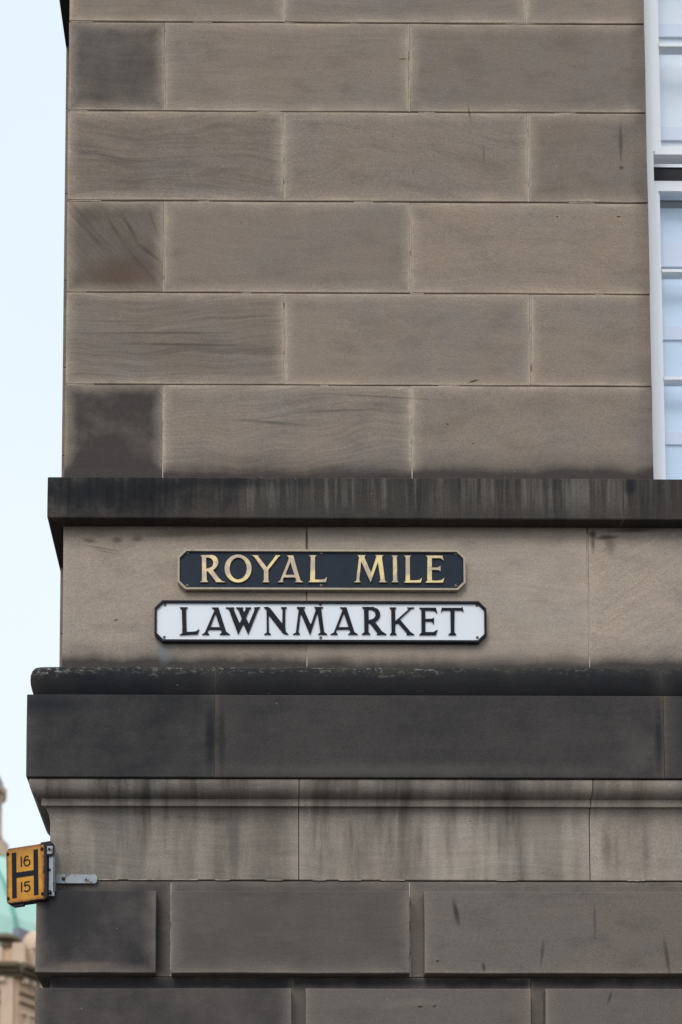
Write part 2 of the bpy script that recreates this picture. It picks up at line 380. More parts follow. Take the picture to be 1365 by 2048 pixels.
M_WHITEPL = simple('white sign enamel', (0.76, 0.785, 0.83), 0.35, var=0.025, scale=12, dirt=((0.5, 0.48, 0.46), 0.66, 0.8, 0.4, 60.0))
M_BLACK = simple('black sign paint', (0.009, 0.011, 0.018), 0.5, var=0.3, scale=40, spec=0.12)
M_COPPER = simple('verdigris copper roof', (0.46, 0.70, 0.61), 0.8, var=0.12, scale=0.8)
M_COPPER2 = simple('verdigris rib', (0.18, 0.42, 0.36), 0.8, var=0.12, scale=0.8)
M_FARST = simple('warm far sandstone', (0.64, 0.43, 0.29), 0.9, var=0.22, scale=0.9)
M_FARST2 = simple('pale far sandstone', (0.62, 0.46, 0.34), 0.9, var=0.2, scale=1.1)
M_FARDK = simple('weathered far stone', (0.15, 0.115, 0.07), 0.9, var=0.3, scale=1.4)
M_FARGL = simple('far window glass', (0.10, 0.14, 0.17), 0.15, var=0.1, scale=1)
M_LEAD = simple('grey lead', (0.20, 0.22, 0.27), 0.6, var=0.2, scale=2)


def gold_material():
    nt = NT('worn gold leaf paint')
    o = nt.obj()
    n = nt.noise(o, 55, 5, 0.65); n2 = nt.noise(o, 14, 3, 0.6)
    c = nt.mix(nt.step(n2, 0.42, 0.6), (0.44, 0.35, 0.265), (0.74, 0.58, 0.28))
    c = nt.mix(nt.mul(nt.step(n, 0.52, 0.66), 0.6), c, (0.42, 0.32, 0.24))
    c = nt.mix(nt.mul(nt.step(n, 0.33, 0.24, 0.0, 1.0), 0.6), c, (0.85, 0.74, 0.50))
    nt.bump(n, 0.4, 0.0012)
    return nt.done(c, 0.42, 0.30, 0.4)
M_GOLD = gold_material()
M_GOLDRIM = simple('worn gold rim paint', (0.43, 0.36, 0.265), 0.55, var=0.35, scale=70, spec=0.3, dirt=((0.16, 0.12, 0.09), 0.60, 0.72, 0.7, 30.0))


def yellow_material():
    nt = NT('rust edged yellow enamel')
    o = nt.obj()
    u, v, _ = nt.xyz(nt.uv('local')); w, h, _ = nt.xyz(nt.uv('size'))
    n = nt.noise(o, 38, 5, 0.68); n2 = nt.noise(o, 14, 3, 0.6)
    d = nt.m('MINIMUM', nt.m('MINIMUM', u, nt.sub(w, u)), nt.m('MINIMUM', v, nt.sub(h, v)))
    d = nt.add(d, nt.mul(nt.sub(n, 0.5), 0.022))
    c = nt.mix(nt.step(n2, 0.4, 0.62), (0.60, 0.285, 0.022), (0.50, 0.21, 0.018))
    top = nt.mul(nt.step(nt.add(nt.sub(h, v), nt.mul(nt.sub(n, 0.5), 0.05)), 0.0, 0.045, 1.0, 0.0), 0.55)
    c = nt.mix(top, c, (0.16, 0.055, 0.03))
    c = nt.mix(nt.mul(nt.step(d, 0.006, 0.016, 1.0, 0.0), 0.75), c, (0.30, 0.10, 0.02))
    c = nt.mix(nt.step(d, 0.001, 0.006, 1.0, 0.0), c, (0.035, 0.02, 0.022))
    return nt.done(c, 0.42, spec=0.3)
M_YELLOW = yellow_material()


def glass_material():
    nt = NT('window glass')
    t = nt.t
    t.nodes.remove(nt.b)
    gl = t.nodes.new('ShaderNodeBsdfGlossy'); gl.inputs['Roughness'].default_value = 0.02
    gl.inputs['Color'].default_value = (0.9, 0.95, 1, 1)
    tr = t.nodes.new('ShaderNodeBsdfTransparent'); tr.inputs['Color'].default_value = (0.965, 0.98, 1.0, 1)
    lw = t.nodes.new('ShaderNodeLayerWeight'); lw.inputs['Blend'].default_value = 0.5
    fr = nt.node('ShaderNodeMath', {0: nt.m('POWER', lw.outputs['Facing'], 4.0), 1: 0.92, 2: 0.05}, operation='MULTIPLY_ADD')
    mx = t.nodes.new('ShaderNodeMixShader')
    t.links.new(fr.outputs[0], mx.inputs[0]); t.links.new(tr.outputs[0], mx.inputs[1]); t.links.new(gl.outputs[0], mx.inputs[2])
    t.links.new(mx.outputs[0], nt.out.inputs[0])
    return nt.mat
M_GLASS = glass_material()

# ------------------------------------------------------------------ geometry helpers
XC = -0.765                 # the building's left front corner; its front face is the plane y = 0

def link(name, me, mat, parent=None):
    if mat is not None and not me.materials:
        me.materials.append(mat)
    o = bpy.data.objects.new(name, me)
    COL.objects.link(o)
    if parent is not None:
        o.parent = parent
    return o

def props(o, **k):
    for a, b in k.items():
        o[a] = b
    return o

def thing(name, label, cat, loc=(0, 0, 0), rz=0.0, group=None):
    o = bpy.data.objects.new(name, None)
    o.empty_display_size = 0.2
    COL.objects.link(o)
    o.location = loc
    o.rotation_euler = (0, 0, rz)
    o['label'] = label; o['category'] = cat
    if group: o['group'] = group
    return o

class MB:
    """collects faces, with the face's own coordinates (metres from its edges) in two uv maps"""
    def __init__(self):
        self.v = []; self.f = []; self.uv = []; self.sz = []; self.smooth = False

    def face(self, pts, uvs=None, size=(1, 1)):
        i = len(self.v)
        self.v += [tuple(p) for p in pts]
        self.f.append(tuple(range(i, i + len(pts))))
        self.uv += uvs if uvs else [(size[0] / 2, size[1] / 2)] * len(pts)
        self.sz += [size] * len(pts)

    def box(self, x0, x1, y0, y1, z0, z1, M=None, skip=''):
        c = [(x0, y0, z0), (x1, y0, z0), (x1, y1, z0), (x0, y1, z0), (x0, y0, z1), (x1, y0, z1), (x1, y1, z1), (x0, y1, z1)]
        if M is not None:
            c = [tuple(M @ Vector(p)) for p in c]
        w, dd, h = x1 - x0, y1 - y0, z1 - z0
        F = {'b': ((0, 3, 2, 1), (w, dd)), 't': ((4, 5, 6, 7), (w, dd)), 'f': ((0, 1, 5, 4), (w, h)), 'r': ((1, 2, 6, 5), (dd, h)),
             'k': ((2, 3, 7, 6), (w, h)), 'l': ((3, 0, 4, 7), (dd, h))}
        for k, (idx, s) in F.items():
            if k in skip: continue
            self.face([c[i] for i in idx], [(0, 0), (s[0], 0), s, (0, s[1])], s)

    def frame(self, x0, x1, z0, z1, y0, y1, t):
        """four butted bars"""
        self.box(x0, x0 + t, y0, y1, z0, z1); self.box(x1 - t, x1, y0, y1, z0, z1)
        self.box(x0 + t, x1 - t, y0, y1, z0, z0 + t); self.box(x0 + t, x1 - t, y0, y1, z1 - t, z1)

    def prism(self, pts, y0, y1, M=None):
        """outline in x,z (counterclockwise seen from the front), from front y0 to back y1"""
        T = (lambda p: tuple(M @ Vector(p))) if M is not None else (lambda p: p)
        xs = [p[0] for p in pts]; zs = [p[1] for p in pts]
        s = (max(xs) - min(xs), max(zs) - min(zs))
        self.face([T((x, y0, z)) for x, z in pts], [(x - min(xs), z - min(zs)) for x, z in pts], s)
        self.face([T((x, y1, z)) for x, z in reversed(pts)])
        n = len(pts)
        for i in range(n):
            a, b = pts[i], pts[(i + 1) % n]
            self.face([T((a[0], y1, a[1])), T((b[0], y1, b[1])), T((b[0], y0, b[1])), T((a[0], y0, a[1]))])

    def build(self, name, mat, parent=None, smooth=None):
        me = bpy.data.meshes.new(name)
        # merge equal corners so shading and edges are clean
        idx = {}; vs = []; remap = []
        for p in self.v:
            k = (round(p[0], 5), round(p[1], 5), round(p[2], 5))
            if k not in idx:
                idx[k] = len(vs); vs.append(p)
            remap.append(idx[k])
        fs = []; keep = []
        n = 0
        for f in self.f:
            g = [remap[i] for i in f]
            if len(set(g)) == len(g):
                fs.append(g); keep += list(range(n, n + len(f)))
            n += len(f)
        me.from_pydata(vs, [], fs)
        l1 = me.uv_layers.new(name='local'); l2 = me.uv_layers.new(name='size')
        for j, k in enumerate(keep):
            l1.data[j].uv = self.uv[k]; l2.data[j].uv = self.sz[k]
        if smooth:
            me.polygons.foreach_set('use_smooth', [True] * len(me.polygons))
            me.set_sharp_from_angle(angle=math.radians(smooth))
        me.update()
        return link(name, me, mat, parent)


def dressed(mb, x0, x1, z0, z1, yf, yb, ch=0.0022, jit=0.0012, nx=5, nz=2, open_head=False):
    """a squared stone with arrises slightly uneven: front at y = yf, back at y = yb"""
    J = lambda: random.uniform(-jit, jit)
    per = []
    for i in range(nx): per.append((x0 + (x1 - x0) * i / nx, z0, 0, 1))
    for i in range(nz): per.append((x1, z0 + (z1 - z0) * i / nz, -1, 0))
    for i in range(nx): per.append((x1 - (x1 - x0) * i / nx, z1, 0, -1))
    for i in range(nz): per.append((x0, z1 - (z1 - z0) * i / nz, 1, 0))
    n = len(per)
    front = []; mid = []; back = []
    for x, z, dx, dz in per:
        cx = 1 if abs(x - x0) < 1e-6 else (-1 if abs(x - x1) < 1e-6 else 0)
        cz = 1 if abs(z - z0) < 1e-6 else (-1 if abs(z - z1) < 1e-6 else 0)
        jx, jz = (J() if cx else 0), (J() if cz else 0)
        mid.append((x + jx, yf + ch, z + jz))
        front.append((x + jx + cx * ch, yf, z + jz + cz * ch))
        back.append((x + jx, yb, z + jz))
    w, h, dd = x1 - x0, z1 - z0 + (0.3 if open_head else 0.0), yb - yf
    L = lambda p: (p[0] - x0, p[2] - z0)
    mb.face(front, [L(p) for p in front], (w, h))
    for i in range(n):
        j = (i + 1) % n
        mb.face([mid[i], mid[j], front[j], front[i]], [L(mid[i]), L(mid[j]), L(front[j]), L(front[i])], (w, h))
        a, b, c, d = back[i], back[j], mid[j], mid[i]
        if abs(a[0] - b[0]) < 0.01:      # vertical side: its own face coordinates
            mb.face([a, b, c, d], [(p[1] - yf, p[2] - z0) for p in (a, b, c, d)], (dd * 2, h))
        else:
            mb.face([a, b, c, d], [(p[0] - x0, min(0.03, p[1] - yf)) for p in (a, b, c, d)], (w, 0.2))

def sweep(prof, x0, x1, corner=False, y_end=0.3, wave=0.0006):
    """moulded stone: prof = [(projection, z)...] from top to bottom; straight between x0 and x1, or turning the corner at XC"""
    mb = MB()
    cum = [0]
    for a, b in zip(prof, prof[1:]):
        cum.append(cum[-1] + math.hypot(a[0] - b[0], a[1] - b[1]))
    H = cum[-1]
    if corner:
        st = [lambda p: (x1, -p), lambda p: (XC - p, -p), lambda p: (XC - p, y_end)]
        along = [0, x1 - XC, 0]; lens = [x1 - XC, y_end]
    else:
        st = [lambda p: (x1, -p), lambda p: (x0, -p)]
        along = [0]; lens = [x1 - x0]
    for s in range(len(st) - 1):
        ln = lens[s]
        for i in range(len(prof) - 1):
            (pa, za), (pb, zb) = prof[i], prof[i + 1]
            A0, A1 = st[s](pa), st[s + 1](pa); B0, B1 = st[s](pb), st[s + 1](pb)
            u0, u1 = (0.0, ln) if s == 0 else (0.02, ln)
            mb.face([(A0[0], A0[1], za), (A1[0], A1[1], za), (B1[0], B1[1], zb), (B0[0], B0[1], zb)],
                    [(u0, H - cum[i]), (u1, H - cum[i]), (u1, H - cum[i + 1]), (u0, H - cum[i + 1])], (ln, H))
    for s, fl in ((0, False), (len(st) - 1, True)):
        ring = [(*st[s](p), z) for p, z in prof]
        if fl: ring.reverse()
        mb.face(ring)
    return mb
ROYAL_MILE_LETTERS = [
 ('R', [[(-469.4, 55.6), (-459.5, 56.8), (-423.7, 57.5), (-411.7, 53.1), (-403.2, 42.5), (-399.7, 28.3), (-402.3, 15.8), (-409.9, 5.1), (-420.9, -3.8), (-408.1, -21.5), (-394.4, -39.2), (-384.2, -48), (-371.4, -51.9), (-409.7, -52), (-410.6, -48.1), (-412.3, -45.4), (-439.7, -9.2), (-444.8, -6.9), (-445.1, -18.1), (-444.7, -42.9), (-439.5, -52.1), (-471, -52.2), (-463.4, -46.5), (-463, -0.4), (-463.7, 45.8), (-465.4, 52)], [(-447.5, 46.8), (-437.3, 46.8), (-427, 42.4), (-421.1, 34.4), (-419.3, 24.6), (-421.8, 14), (-430.3, 6.8), (-444.8, 2.4), (-446.5, 3.2)]]),
 ('O', [[(-271.2, 3.3), (-272, -6.5), (-274.3, -16), (-278.1, -24.9), (-283.4, -33), (-289.8, -40), (-297.3, -45.6), (-305.5, -49.8), (-314.3, -52.4), (-323.4, -53.3), (-332.5, -52.5), (-341.3, -49.9), (-349.6, -45.8), (-357, -40.2), (-363.5, -33.3), (-368.7, -25.2), (-372.6, -16.3), (-375, -6.8), (-375.8, 3), (-375, 12.8), (-372.7, 22.3), (-368.9, 31.2), (-363.6, 39.3), (-357.2, 46.3), (-349.7, 52), (-341.5, 56.2), (-332.7, 58.7), (-323.6, 59.6), (-314.5, 58.8), (-305.7, 56.3), (-297.4, 52.2), (-289.9, 46.5), (-283.4, 39.6), (-278.2, 31.5), (-274.3, 22.6), (-272, 13.1)], [(-289.7, 3.3), (-290.2, -4.5), (-291.7, -11.9), (-294.2, -19), (-297.5, -25.3), (-301.6, -30.8), (-306.3, -35.2), (-311.5, -38.5), (-317.1, -40.5), (-322.9, -41.2), (-328.7, -40.6), (-334.3, -38.6), (-339.5, -35.3), (-344.3, -30.9), (-348.4, -25.5), (-351.7, -19.2), (-354.2, -12.1), (-355.7, -4.7), (-356.2, 3), (-355.7, 10.7), (-354.2, 18.2), (-351.8, 25.2), (-348.5, 31.6), (-344.4, 37.1), (-339.7, 41.5), (-334.4, 44.8), (-328.8, 46.9), (-323, 47.6), (-317.3, 46.9), (-311.7, 44.9), (-306.4, 41.7), (-301.7, 37.2), (-297.6, 31.8), (-294.2, 25.4), (-291.8, 18.4), (-290.3, 11)]]),
 ('Y', [[(-270.2, 57.2), (-244.1, 57.3), (-245.2, 52.5), (-212.2, 7.6), (-180.4, 51.5), (-178.1, 57.5), (-158.8, 57.5), (-166.8, 50.4), (-205.9, -1.8), (-206.3, -44.4), (-200.9, -51.5), (-229.3, -51.6), (-223.6, -44.5), (-223.2, -4.3), (-260, 50.1)]]),
 ('A', [[(-133.8, 56.5), (-109.4, 56.5), (-89.5, -18), (-81.6, -44), (-70.3, -51.1), (-104.3, -51.2), (-97.5, -46.4), (-100.9, -34.6), (-103.2, -32.3), (-145.2, -32.4), (-148.6, -36), (-149.8, -46.6), (-146.8, -51.3), (-170.2, -51.4), (-160, -44.3), (-127, 41.1), (-128.1, 50.5)], [(-120.6, 30.4), (-104.3, -21.6), (-140.7, -21.7)]]),
 ('L', [[(-48, 57.5), (-19.3, 57.6), (-25, 50.9), (-25.2, -40.3), (-5.5, -40.9), (10.4, -39), (20.7, -30.7), (17.2, -50.8), (-52.1, -51), (-44.1, -45.1), (-41.6, 50.8)]]),
 ('M', [[(140.8, 58.8), (172.1, 58.9), (167.1, 53.7), (167.8, 47.7), (192.4, -12.9), (212.6, 50.9), (213.4, 55.3), (209.1, 59), (241.2, 59.1), (236.1, 54.6), (235.4, 43.5), (245.5, -39.3), (246.9, -45.3), (256.1, -50), (221.3, -50.1), (228.5, -43.8), (227.8, -30.5), (219.6, 27.2), (218.2, 28.6), (190.3, -51.4), (157.1, 26.9), (154.9, 32.1), (153.9, 28.4), (146.8, -36.7), (146.8, -44.9), (151.7, -50.3), (125.4, -50.4), (134.7, -44.2), (145, 43.2), (145.8, 52.1)]]),
 ('I', [[(273.2, 57.7), (296.6, 57.8), (293, 52.6), (293, 43.7), (293.8, -42.1), (298, -50.3), (272.5, -50.3), (277.5, -42.2), (277.4, 46.6), (276.7, 52.6)]]),
 ('L', [[(320.6, 57.9), (348.4, 58), (343.3, 52), (342.7, -42), (358.3, -42.7), (379.6, -41.1), (389.6, -31.5), (385.2, -51.4), (319.9, -51.2), (326.3, -43.5), (326.9, 46.8), (325.6, 52.7)]]),
 ('E', [[(405.3, 58.2), (469.4, 57.7), (472.1, 47.3), (475.6, 36.2), (469.2, 42.9), (460, 47.3), (428.7, 47.9), (428.4, 10.1), (445.4, 9.4), (455.4, 11.7), (461.9, 17.6), (461.7, -6.1), (454.6, -0.2), (428.3, 0.5), (427.9, -42.4), (449.3, -43.1), (464.9, -40.8), (476.4, -31.2), (471.2, -51.1), (402.3, -50.9), (410.2, -44.7), (411.6, 47.1), (410.2, 53)]]),
]
LAWNMARKET_LETTERS = [
 ('L', [[(-543.3, 54.3), (-512.9, 54.4), (-519.1, 47.9), (-518.2, 3.4), (-516.4, -44.3), (-499.3, -44.2), (-480.6, -42.6), (-468.2, -32.8), (-473.6, -52.2), (-542.8, -55.7), (-533.5, -50.8), (-532.8, -29), (-535.5, 47.1)]]),
 ('A', [[(-419.4, 53.9), (-393.7, 54), (-379.6, 7.1), (-363.9, -43), (-349.9, -53.4), (-388, -53.6), (-380.2, -47.1), (-381.8, -36.6), (-384.9, -33.4), (-432.4, -33.5), (-434.7, -38.4), (-434.7, -48.9), (-429.2, -53.7), (-456.5, -53.8), (-446.4, -48.1), (-408.5, 42.6), (-412.4, 49.9)], [(-405.4, 32.1), (-387.3, -25.3), (-425.4, -25.4)]]),
 ('W', [[(-365.4, 54.3), (-332.6, 54.4), (-335.6, 48.2), (-311.7, -9.5), (-302.8, 10.1), (-316.7, 46.2), (-325.7, 54.4), (-297.9, 54.5), (-300.9, 49.3), (-294.3, 34.9), (-287.6, 48.3), (-290, 54.5), (-267.1, 54.6), (-274.1, 46.3), (-287.5, 14.3), (-276, -11.4), (-253.2, 46.4), (-256.2, 54.6), (-232.4, 56.4), (-239.4, 48.5), (-278.5, -52.6), (-297.4, -9.4), (-317.2, -52.7), (-353.4, 48.1)]]),
 ('N', [[(-217.5, 55.8), (-202.6, 56.9), (-193.7, 51.7), (-147.1, -10), (-145.1, 46.7), (-152, 56), (-129.2, 56.1), (-135.2, 48.8), (-135.6, -29.5), (-132.3, -43.9), (-123.4, -52.5), (-137.2, -50.1), (-145.2, -46), (-198.7, 25.9), (-199.7, 17.7), (-198.7, -46.1), (-190.8, -52.7), (-216.5, -52.8), (-206.6, -46.2), (-207.6, 44.5), (-210.6, 49.6)]]),
 ('M', [[(-91, 56.8), (-58.2, 56.9), (-64.6, 50.1), (-38.5, -10.6), (-34.6, -9.6), (-16.6, 47.2), (-22.5, 57), (11.3, 57.2), (3.3, 51.3), (14.9, -43.4), (26.8, -52), (-7.9, -52.1), (1, -45.5), (-9.7, 30.7), (-11.6, 33.8), (-39.2, -53.9), (-73.2, 28.4), (-76.2, 30.5), (-84.6, -44.8), (-78.3, -51.9), (-105, -52), (-94.1, -45.8), (-83.1, 46.9)]]),
 ('A', [[(76.8, 56.1), (101.6, 56.2), (131.9, -43), (144.8, -51.6), (108.1, -51.8), (116.1, -45.1), (114.1, -32.8), (110.2, -30.8), (65.5, -30.9), (61.6, -35), (61.5, -45.3), (67.5, -51.9), (39.7, -52), (52.6, -45.3), (86.7, 45.4), (83.7, 51.6)], [(91.6, 35.1), (110.2, -23.5), (69.5, -23.7)]]),
 ('R', [[(162.7, 57.5), (204.8, 58.3), (223.5, 49.6), (232.1, 35), (231.1, 20.4), (223.2, 7.4), (210.7, -1.4), (238.6, -39.5), (255.6, -51.7), (218.2, -51.8), (222.9, -47.6), (192, -5.6), (186.4, -4), (186.2, -42.9), (193.3, -51.2), (160.6, -51.3), (170.6, -43.6), (169.8, 47.8), (167.3, 54.2)], [(186.6, 49.4), (201.6, 48.5), (212.5, 39.8), (214.6, 25.2), (207.7, 12.2), (192, 5.7), (187.4, 5.7)]]),
 ('K', [[(268.8, 56.2), (294.7, 56.3), (289.6, 49.8), (290.3, 1.2), (345.2, 51.6), (337.5, 56.4), (364, 56.5), (351.5, 51.6), (307.5, 9.3), (349.2, -42.3), (363.2, -52), (333.6, -52.1), (336.7, -47.2), (301.1, -4.3), (290.2, -10.2), (289.3, -44.1), (295.2, -52.2), (269.7, -52.3), (275.9, -44.2), (275, 49.7)]]),
 ('E', [[(384.3, 55.6), (448.3, 55.8), (452.8, 34.1), (443.5, 45.4), (406.1, 46.9), (406.7, 10.3), (432.3, 11.4), (440.1, 16.2), (439, -9.7), (432.2, 2.6), (406.6, 2.5), (406.3, -42.2), (438.1, -42.1), (453.8, -31.6), (447.4, -52.4), (383.4, -52.6), (391.9, -43.8), (392, 48.5)]]),
 ('T', [[(471.7, 56.9), (476.4, 55.3), (546.7, 55.5), (551.4, 59.4), (554.9, 40), (548.1, 47.4), (520, 47.3), (518.5, -43.4), (525.9, -52.1), (495.7, -52.2), (505.1, -43.5), (504.4, 47.2), (474.8, 47.1), (467.5, 39.7)]]),
]

# ------------------------------------------------------------------ ground
def sheet(name, mat, x0, x1, y0, y1, z):
    mb = MB(); mb.face([(x0, y0, z), (x1, y0, z), (x1, y1, z), (x0, y1, z)])
    o = mb.build(name, mat); o['kind'] = 'structure'
    return o
M_GROUND = simple('ground setts', (0.07, 0.067, 0.065), 0.9, var=0.3, scale=3, bump=0.01)
M_ROAD = simple('asphalt road', (0.055, 0.055, 0.057), 0.9, var=0.3, scale=6, bump=0.004)
M_PAVE = simple('pavement flags', (0.11, 0.105, 0.10), 0.88, var=0.2, scale=2.5, bump=0.003)
sheet('ground', M_GROUND, -600, 600, -600, 600, 0.0)
sheet('road', M_ROAD, -60, 60, -11.5, -3.2, 0.004)
mb = MB(); mb.box(-60, 60, -3.2, 3.2, 0.001, 0.125)
mb.build('pavement', M_PAVE)['kind'] = 'structure'

# ------------------------------------------------------------------ the corner building
B = thing('stone_building', 'soot darkened sandstone corner building with moulded ledges and a white sash window', 'building', (0, 0, 0))
YR = 0.29                 # the return face steps out again this far back
XR = -0.816

def stone_props(o, soot=0.2, bed=0.2, tilt=0.0, foot=0.0, head=0.0, drip=0.0, warm=0.3, margin=1.0, wash=0.0, label=None):
    props(o, soot=float(soot), bedding=float(bed), tilt=math.radians(tilt), foot=float(foot), head=float(head), drip=float(drip),
          warmth=float(warm), margin=float(margin), wash=float(wash), seed=random.uniform(0.5, 9.5))
    if label: o['label'] = label
    return o

# walling behind the joints (recessed mortar)
def mortar_body():
    mb = MB()
    mb.box(XC + 0.004, 1.537, 0.0045, 0.60, 4.30, 8.9)
    mb.box(XC + 0.004, 1.537, 0.0045, 0.60, 0.1, 4.296)
    mb.box(1.539, 2.60, 0.0045, 0.08, 0.1, 5.12)
    mb.box(2.664, 4.6, 0.0045, 0.60, 0.1, 8.9)
    mb.box(1.539, 2.662, 0.0045, 0.60, 8.14, 8.9)
    mb.box(XR + 0.005, 4.6, YR + 0.0046, 6.0, 0.1, 9.2)
    return mb
mb = MB()
mb.box(XC + 0.0045, 1.536, 0.0045, 0.20, 0.1, 8.9)
mb.box(1.5365, 2.6605, 0.0045, 0.085, 0.1, 5.10)
mb.box(2.661, 4.60, 0.0045, 0.20, 0.1, 8.9)
mb.box(1.5365, 2.6605, 0.0045, 0.20, 8.11, 8.9)
mb.build('mortar_joints', M_MORTAR, B)
mb = MB()
mb.box(XR + 0.005, 1.40, YR + 0.006, 6.0, 0.1, 9.3)
mb.box(2.80, 4.60, YR + 0.006, 6.0, 0.1, 9.3)
mb.box(1.4005, 2.7995, YR + 0.9, 6.0, 0.1, 9.3)
mb.build('inner_wall', M_MORTAR, B)

G = 0.0021                # half a joint
COURSES = [(7.105, 7.486), (6.724, 7.105), (6.343, 6.724), (5.959, 6.343), (5.576, 5.959), (5.186, 5.576)]
ODD = [XC, 0.094, 1.067]; EVEN = [XC, -0.381, 0.595]
# per stone: soot, bedding, tilt, foot, warmth
TAB = {
    0: [(.22, .35, 0, 0, .5), (.22, .25, 0, 0, -.1), (.12, .15, 0, 0, .5)],
    1: [(.74, .30, 2, 0, -.2), (.20, .22, 0, 0, .1), (.34, .10, 0, 0, .0)],
    2: [(.36, .85, -1, 0, .3), (.20, .38, -6, 0, .2), (.36, .12, 0, 0, .3)],
    3: [(.70, .45, -52, 0, .8), (.24, .10, 0, 0, -.1), (.10, .18, 0, 0, .9)],
    4: [(.36, .90, 1, 0, .1), (.16, .10, 0, 0, .4), (.14, .08, 0, 0, .3)],
    5: [(.95, .05, 0, 1.0, -.6), (.16, .75, 4, .95, .1), (.16, .08, 0, 1.1, .3)],
}
def ashlar(x0, x1, z0, z1, yb, mat, pr, yf=0.0):
    mb = MB()
    gx0 = x0 if abs(x0 - XC) < 1e-6 or abs(x0 - XR) < 1e-6 else x0 + G
    gx1 = x1 if abs(x1 - 1.541) < 1e-6 else x1 - G
    dressed(mb, gx0, gx1, z0 + G, z1 - G, yf + random.uniform(-0.0010, 0.0010), yb)
    o = mb.build('ashlar_stone', mat, B)
    stone_props(o, **pr)
    return o
for ci, (z0, z1) in enumerate(COURSES):
    xs = (ODD if ci % 2 == 0 else EVEN) + [1.541]
    for i in range(3):
        s, b, t, f, w = TAB[ci][i]
        ashlar(xs[i], xs[i + 1], z0, z1, YR - 0.003 if i == 0 else 0.14, M_WALL, dict(soot=s, bed=b, tilt=t, foot=f, warm=w))
    if ci % 2 == 0: xr = [2.657, 3.05, 4.0, 4.6]
    else: xr = [2.657, 3.5, 4.6]
    for a, b_ in zip(xr, xr[1:]):
        ashlar(a, b_, z0, z1, 0.14, M_WALL, dict(soot=random.uniform(.1, .4), bed=random.uniform(.05, .5), foot=.9 if ci == 5 else 0, warm=random.uniform(-.2, .5)))
for k in range(3):           # courses above the picture
    z0 = 7.486 + 0.381 * k; z1 = z0 + 0.381
    segs = [(XC, 1.541), (2.657, 4.6)] if k < 1 else [(XC, 4.6)]
    for a, b_ in segs:
        cuts = [a] + [c for c in ([0.595, -0.381, 1.541, 2.66, 3.6] if k % 2 == 0 else [0.094, 1.067, 2.2, 3.2]) if a + .2 < c < b_ - .2] + [b_]
        cuts = sorted(set(cuts))
        for c0, c1 in zip(cuts, cuts[1:]):
            ashlar(c0, c1, z0, z1, YR - 0.003 if c0 == XC else 0.14, M_WALL, dict(soot=random.uniform(.1, .4), bed=random.uniform(.05, .5), warm=random.uniform(-.2, .5)))
# window head lintel
mb = MB(); dressed(mb, 1.545, 2.653, 8.02, 8.245, 0.0, 0.14)

# pale pointing in the upright joints
def pointing(x, z0, z1, yf, w=0.0040):
    mb = MB()
    n = 8
    for i in range(n):
        a = z0 + (z1 - z0) * i / n; b = z0 + (z1 - z0) * (i + 1) / n
        off = random.uniform(-0.0004, 0.0004)
        mb.box(x - w / 2 + off, x + w / 2 + off, yf + random.uniform(0.0004, 0.0014), yf + 0.01, a, b - 0.0002, skip='k')
    return mb.build('pointing', M_POINT, B)
for ci, (z0, z1) in enumerate(COURSES):
    for x in (ODD if ci % 2 == 0 else EVEN)[1:]:
        pointing(x, z0 + 0.003, z1 - 0.003, 0.0)

def bed_pointing(x0, x1, z, yf):      # a patch of bed joint still flush with pale mortar
    mb = MB(); n = max(3, int((x1 - x0) / 0.04))
    for i in range(n):
        mb.box(x0 + (x1 - x0) * i / n, x0 + (x1 - x0) * (i + 1) / n - .0002, yf + random.uniform(0.0008, 0.002), yf + 0.01, z - random.uniform(.0004, .0018), z + random.uniform(.0010, .0019), skip='k')
    return mb.build('pointing', M_POINT, B)
for zb in (7.105, 6.724, 6.343, 5.959, 5.576):
    x = XC + 0.004
    bed_pointing(x, x + random.uniform(.06, .14), zb, 0.0)
    x += .2
    while x < 1.5:
        x += random.uniform(.2, .8); e = min(1.535, x + random.uniform(.02, .12))
        if e - x > .015: bed_pointing(x, e, zb, 0.0)
        x = e
# name frieze
FZ0, FZ1 = 4.418, 4.997
fj = [XC, 0.1815, 1.2765, 2.37, 3.46, 4.6]
for i, (a, b_) in enumerate(zip(fj, fj[1:])):
    ashlar(a, b_, FZ0, FZ1, YR - 0.003 if i == 0 else 0.14, M_FRIEZE,
           dict(soot=(.16, .06, .10, .1, .1)[i], bed=(.18, .22, .25, .2, .2)[i], tilt=(12, 1, 30, 0, 0)[i], foot=(1.0, .9, 1.0, .9, .9)[i],
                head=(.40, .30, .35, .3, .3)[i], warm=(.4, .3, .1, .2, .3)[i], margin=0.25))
pointing(0.1815, 4.43, 4.53, 0.0); pointing(1.2765, 4.43, 4.97, 0.0, 0.0034)

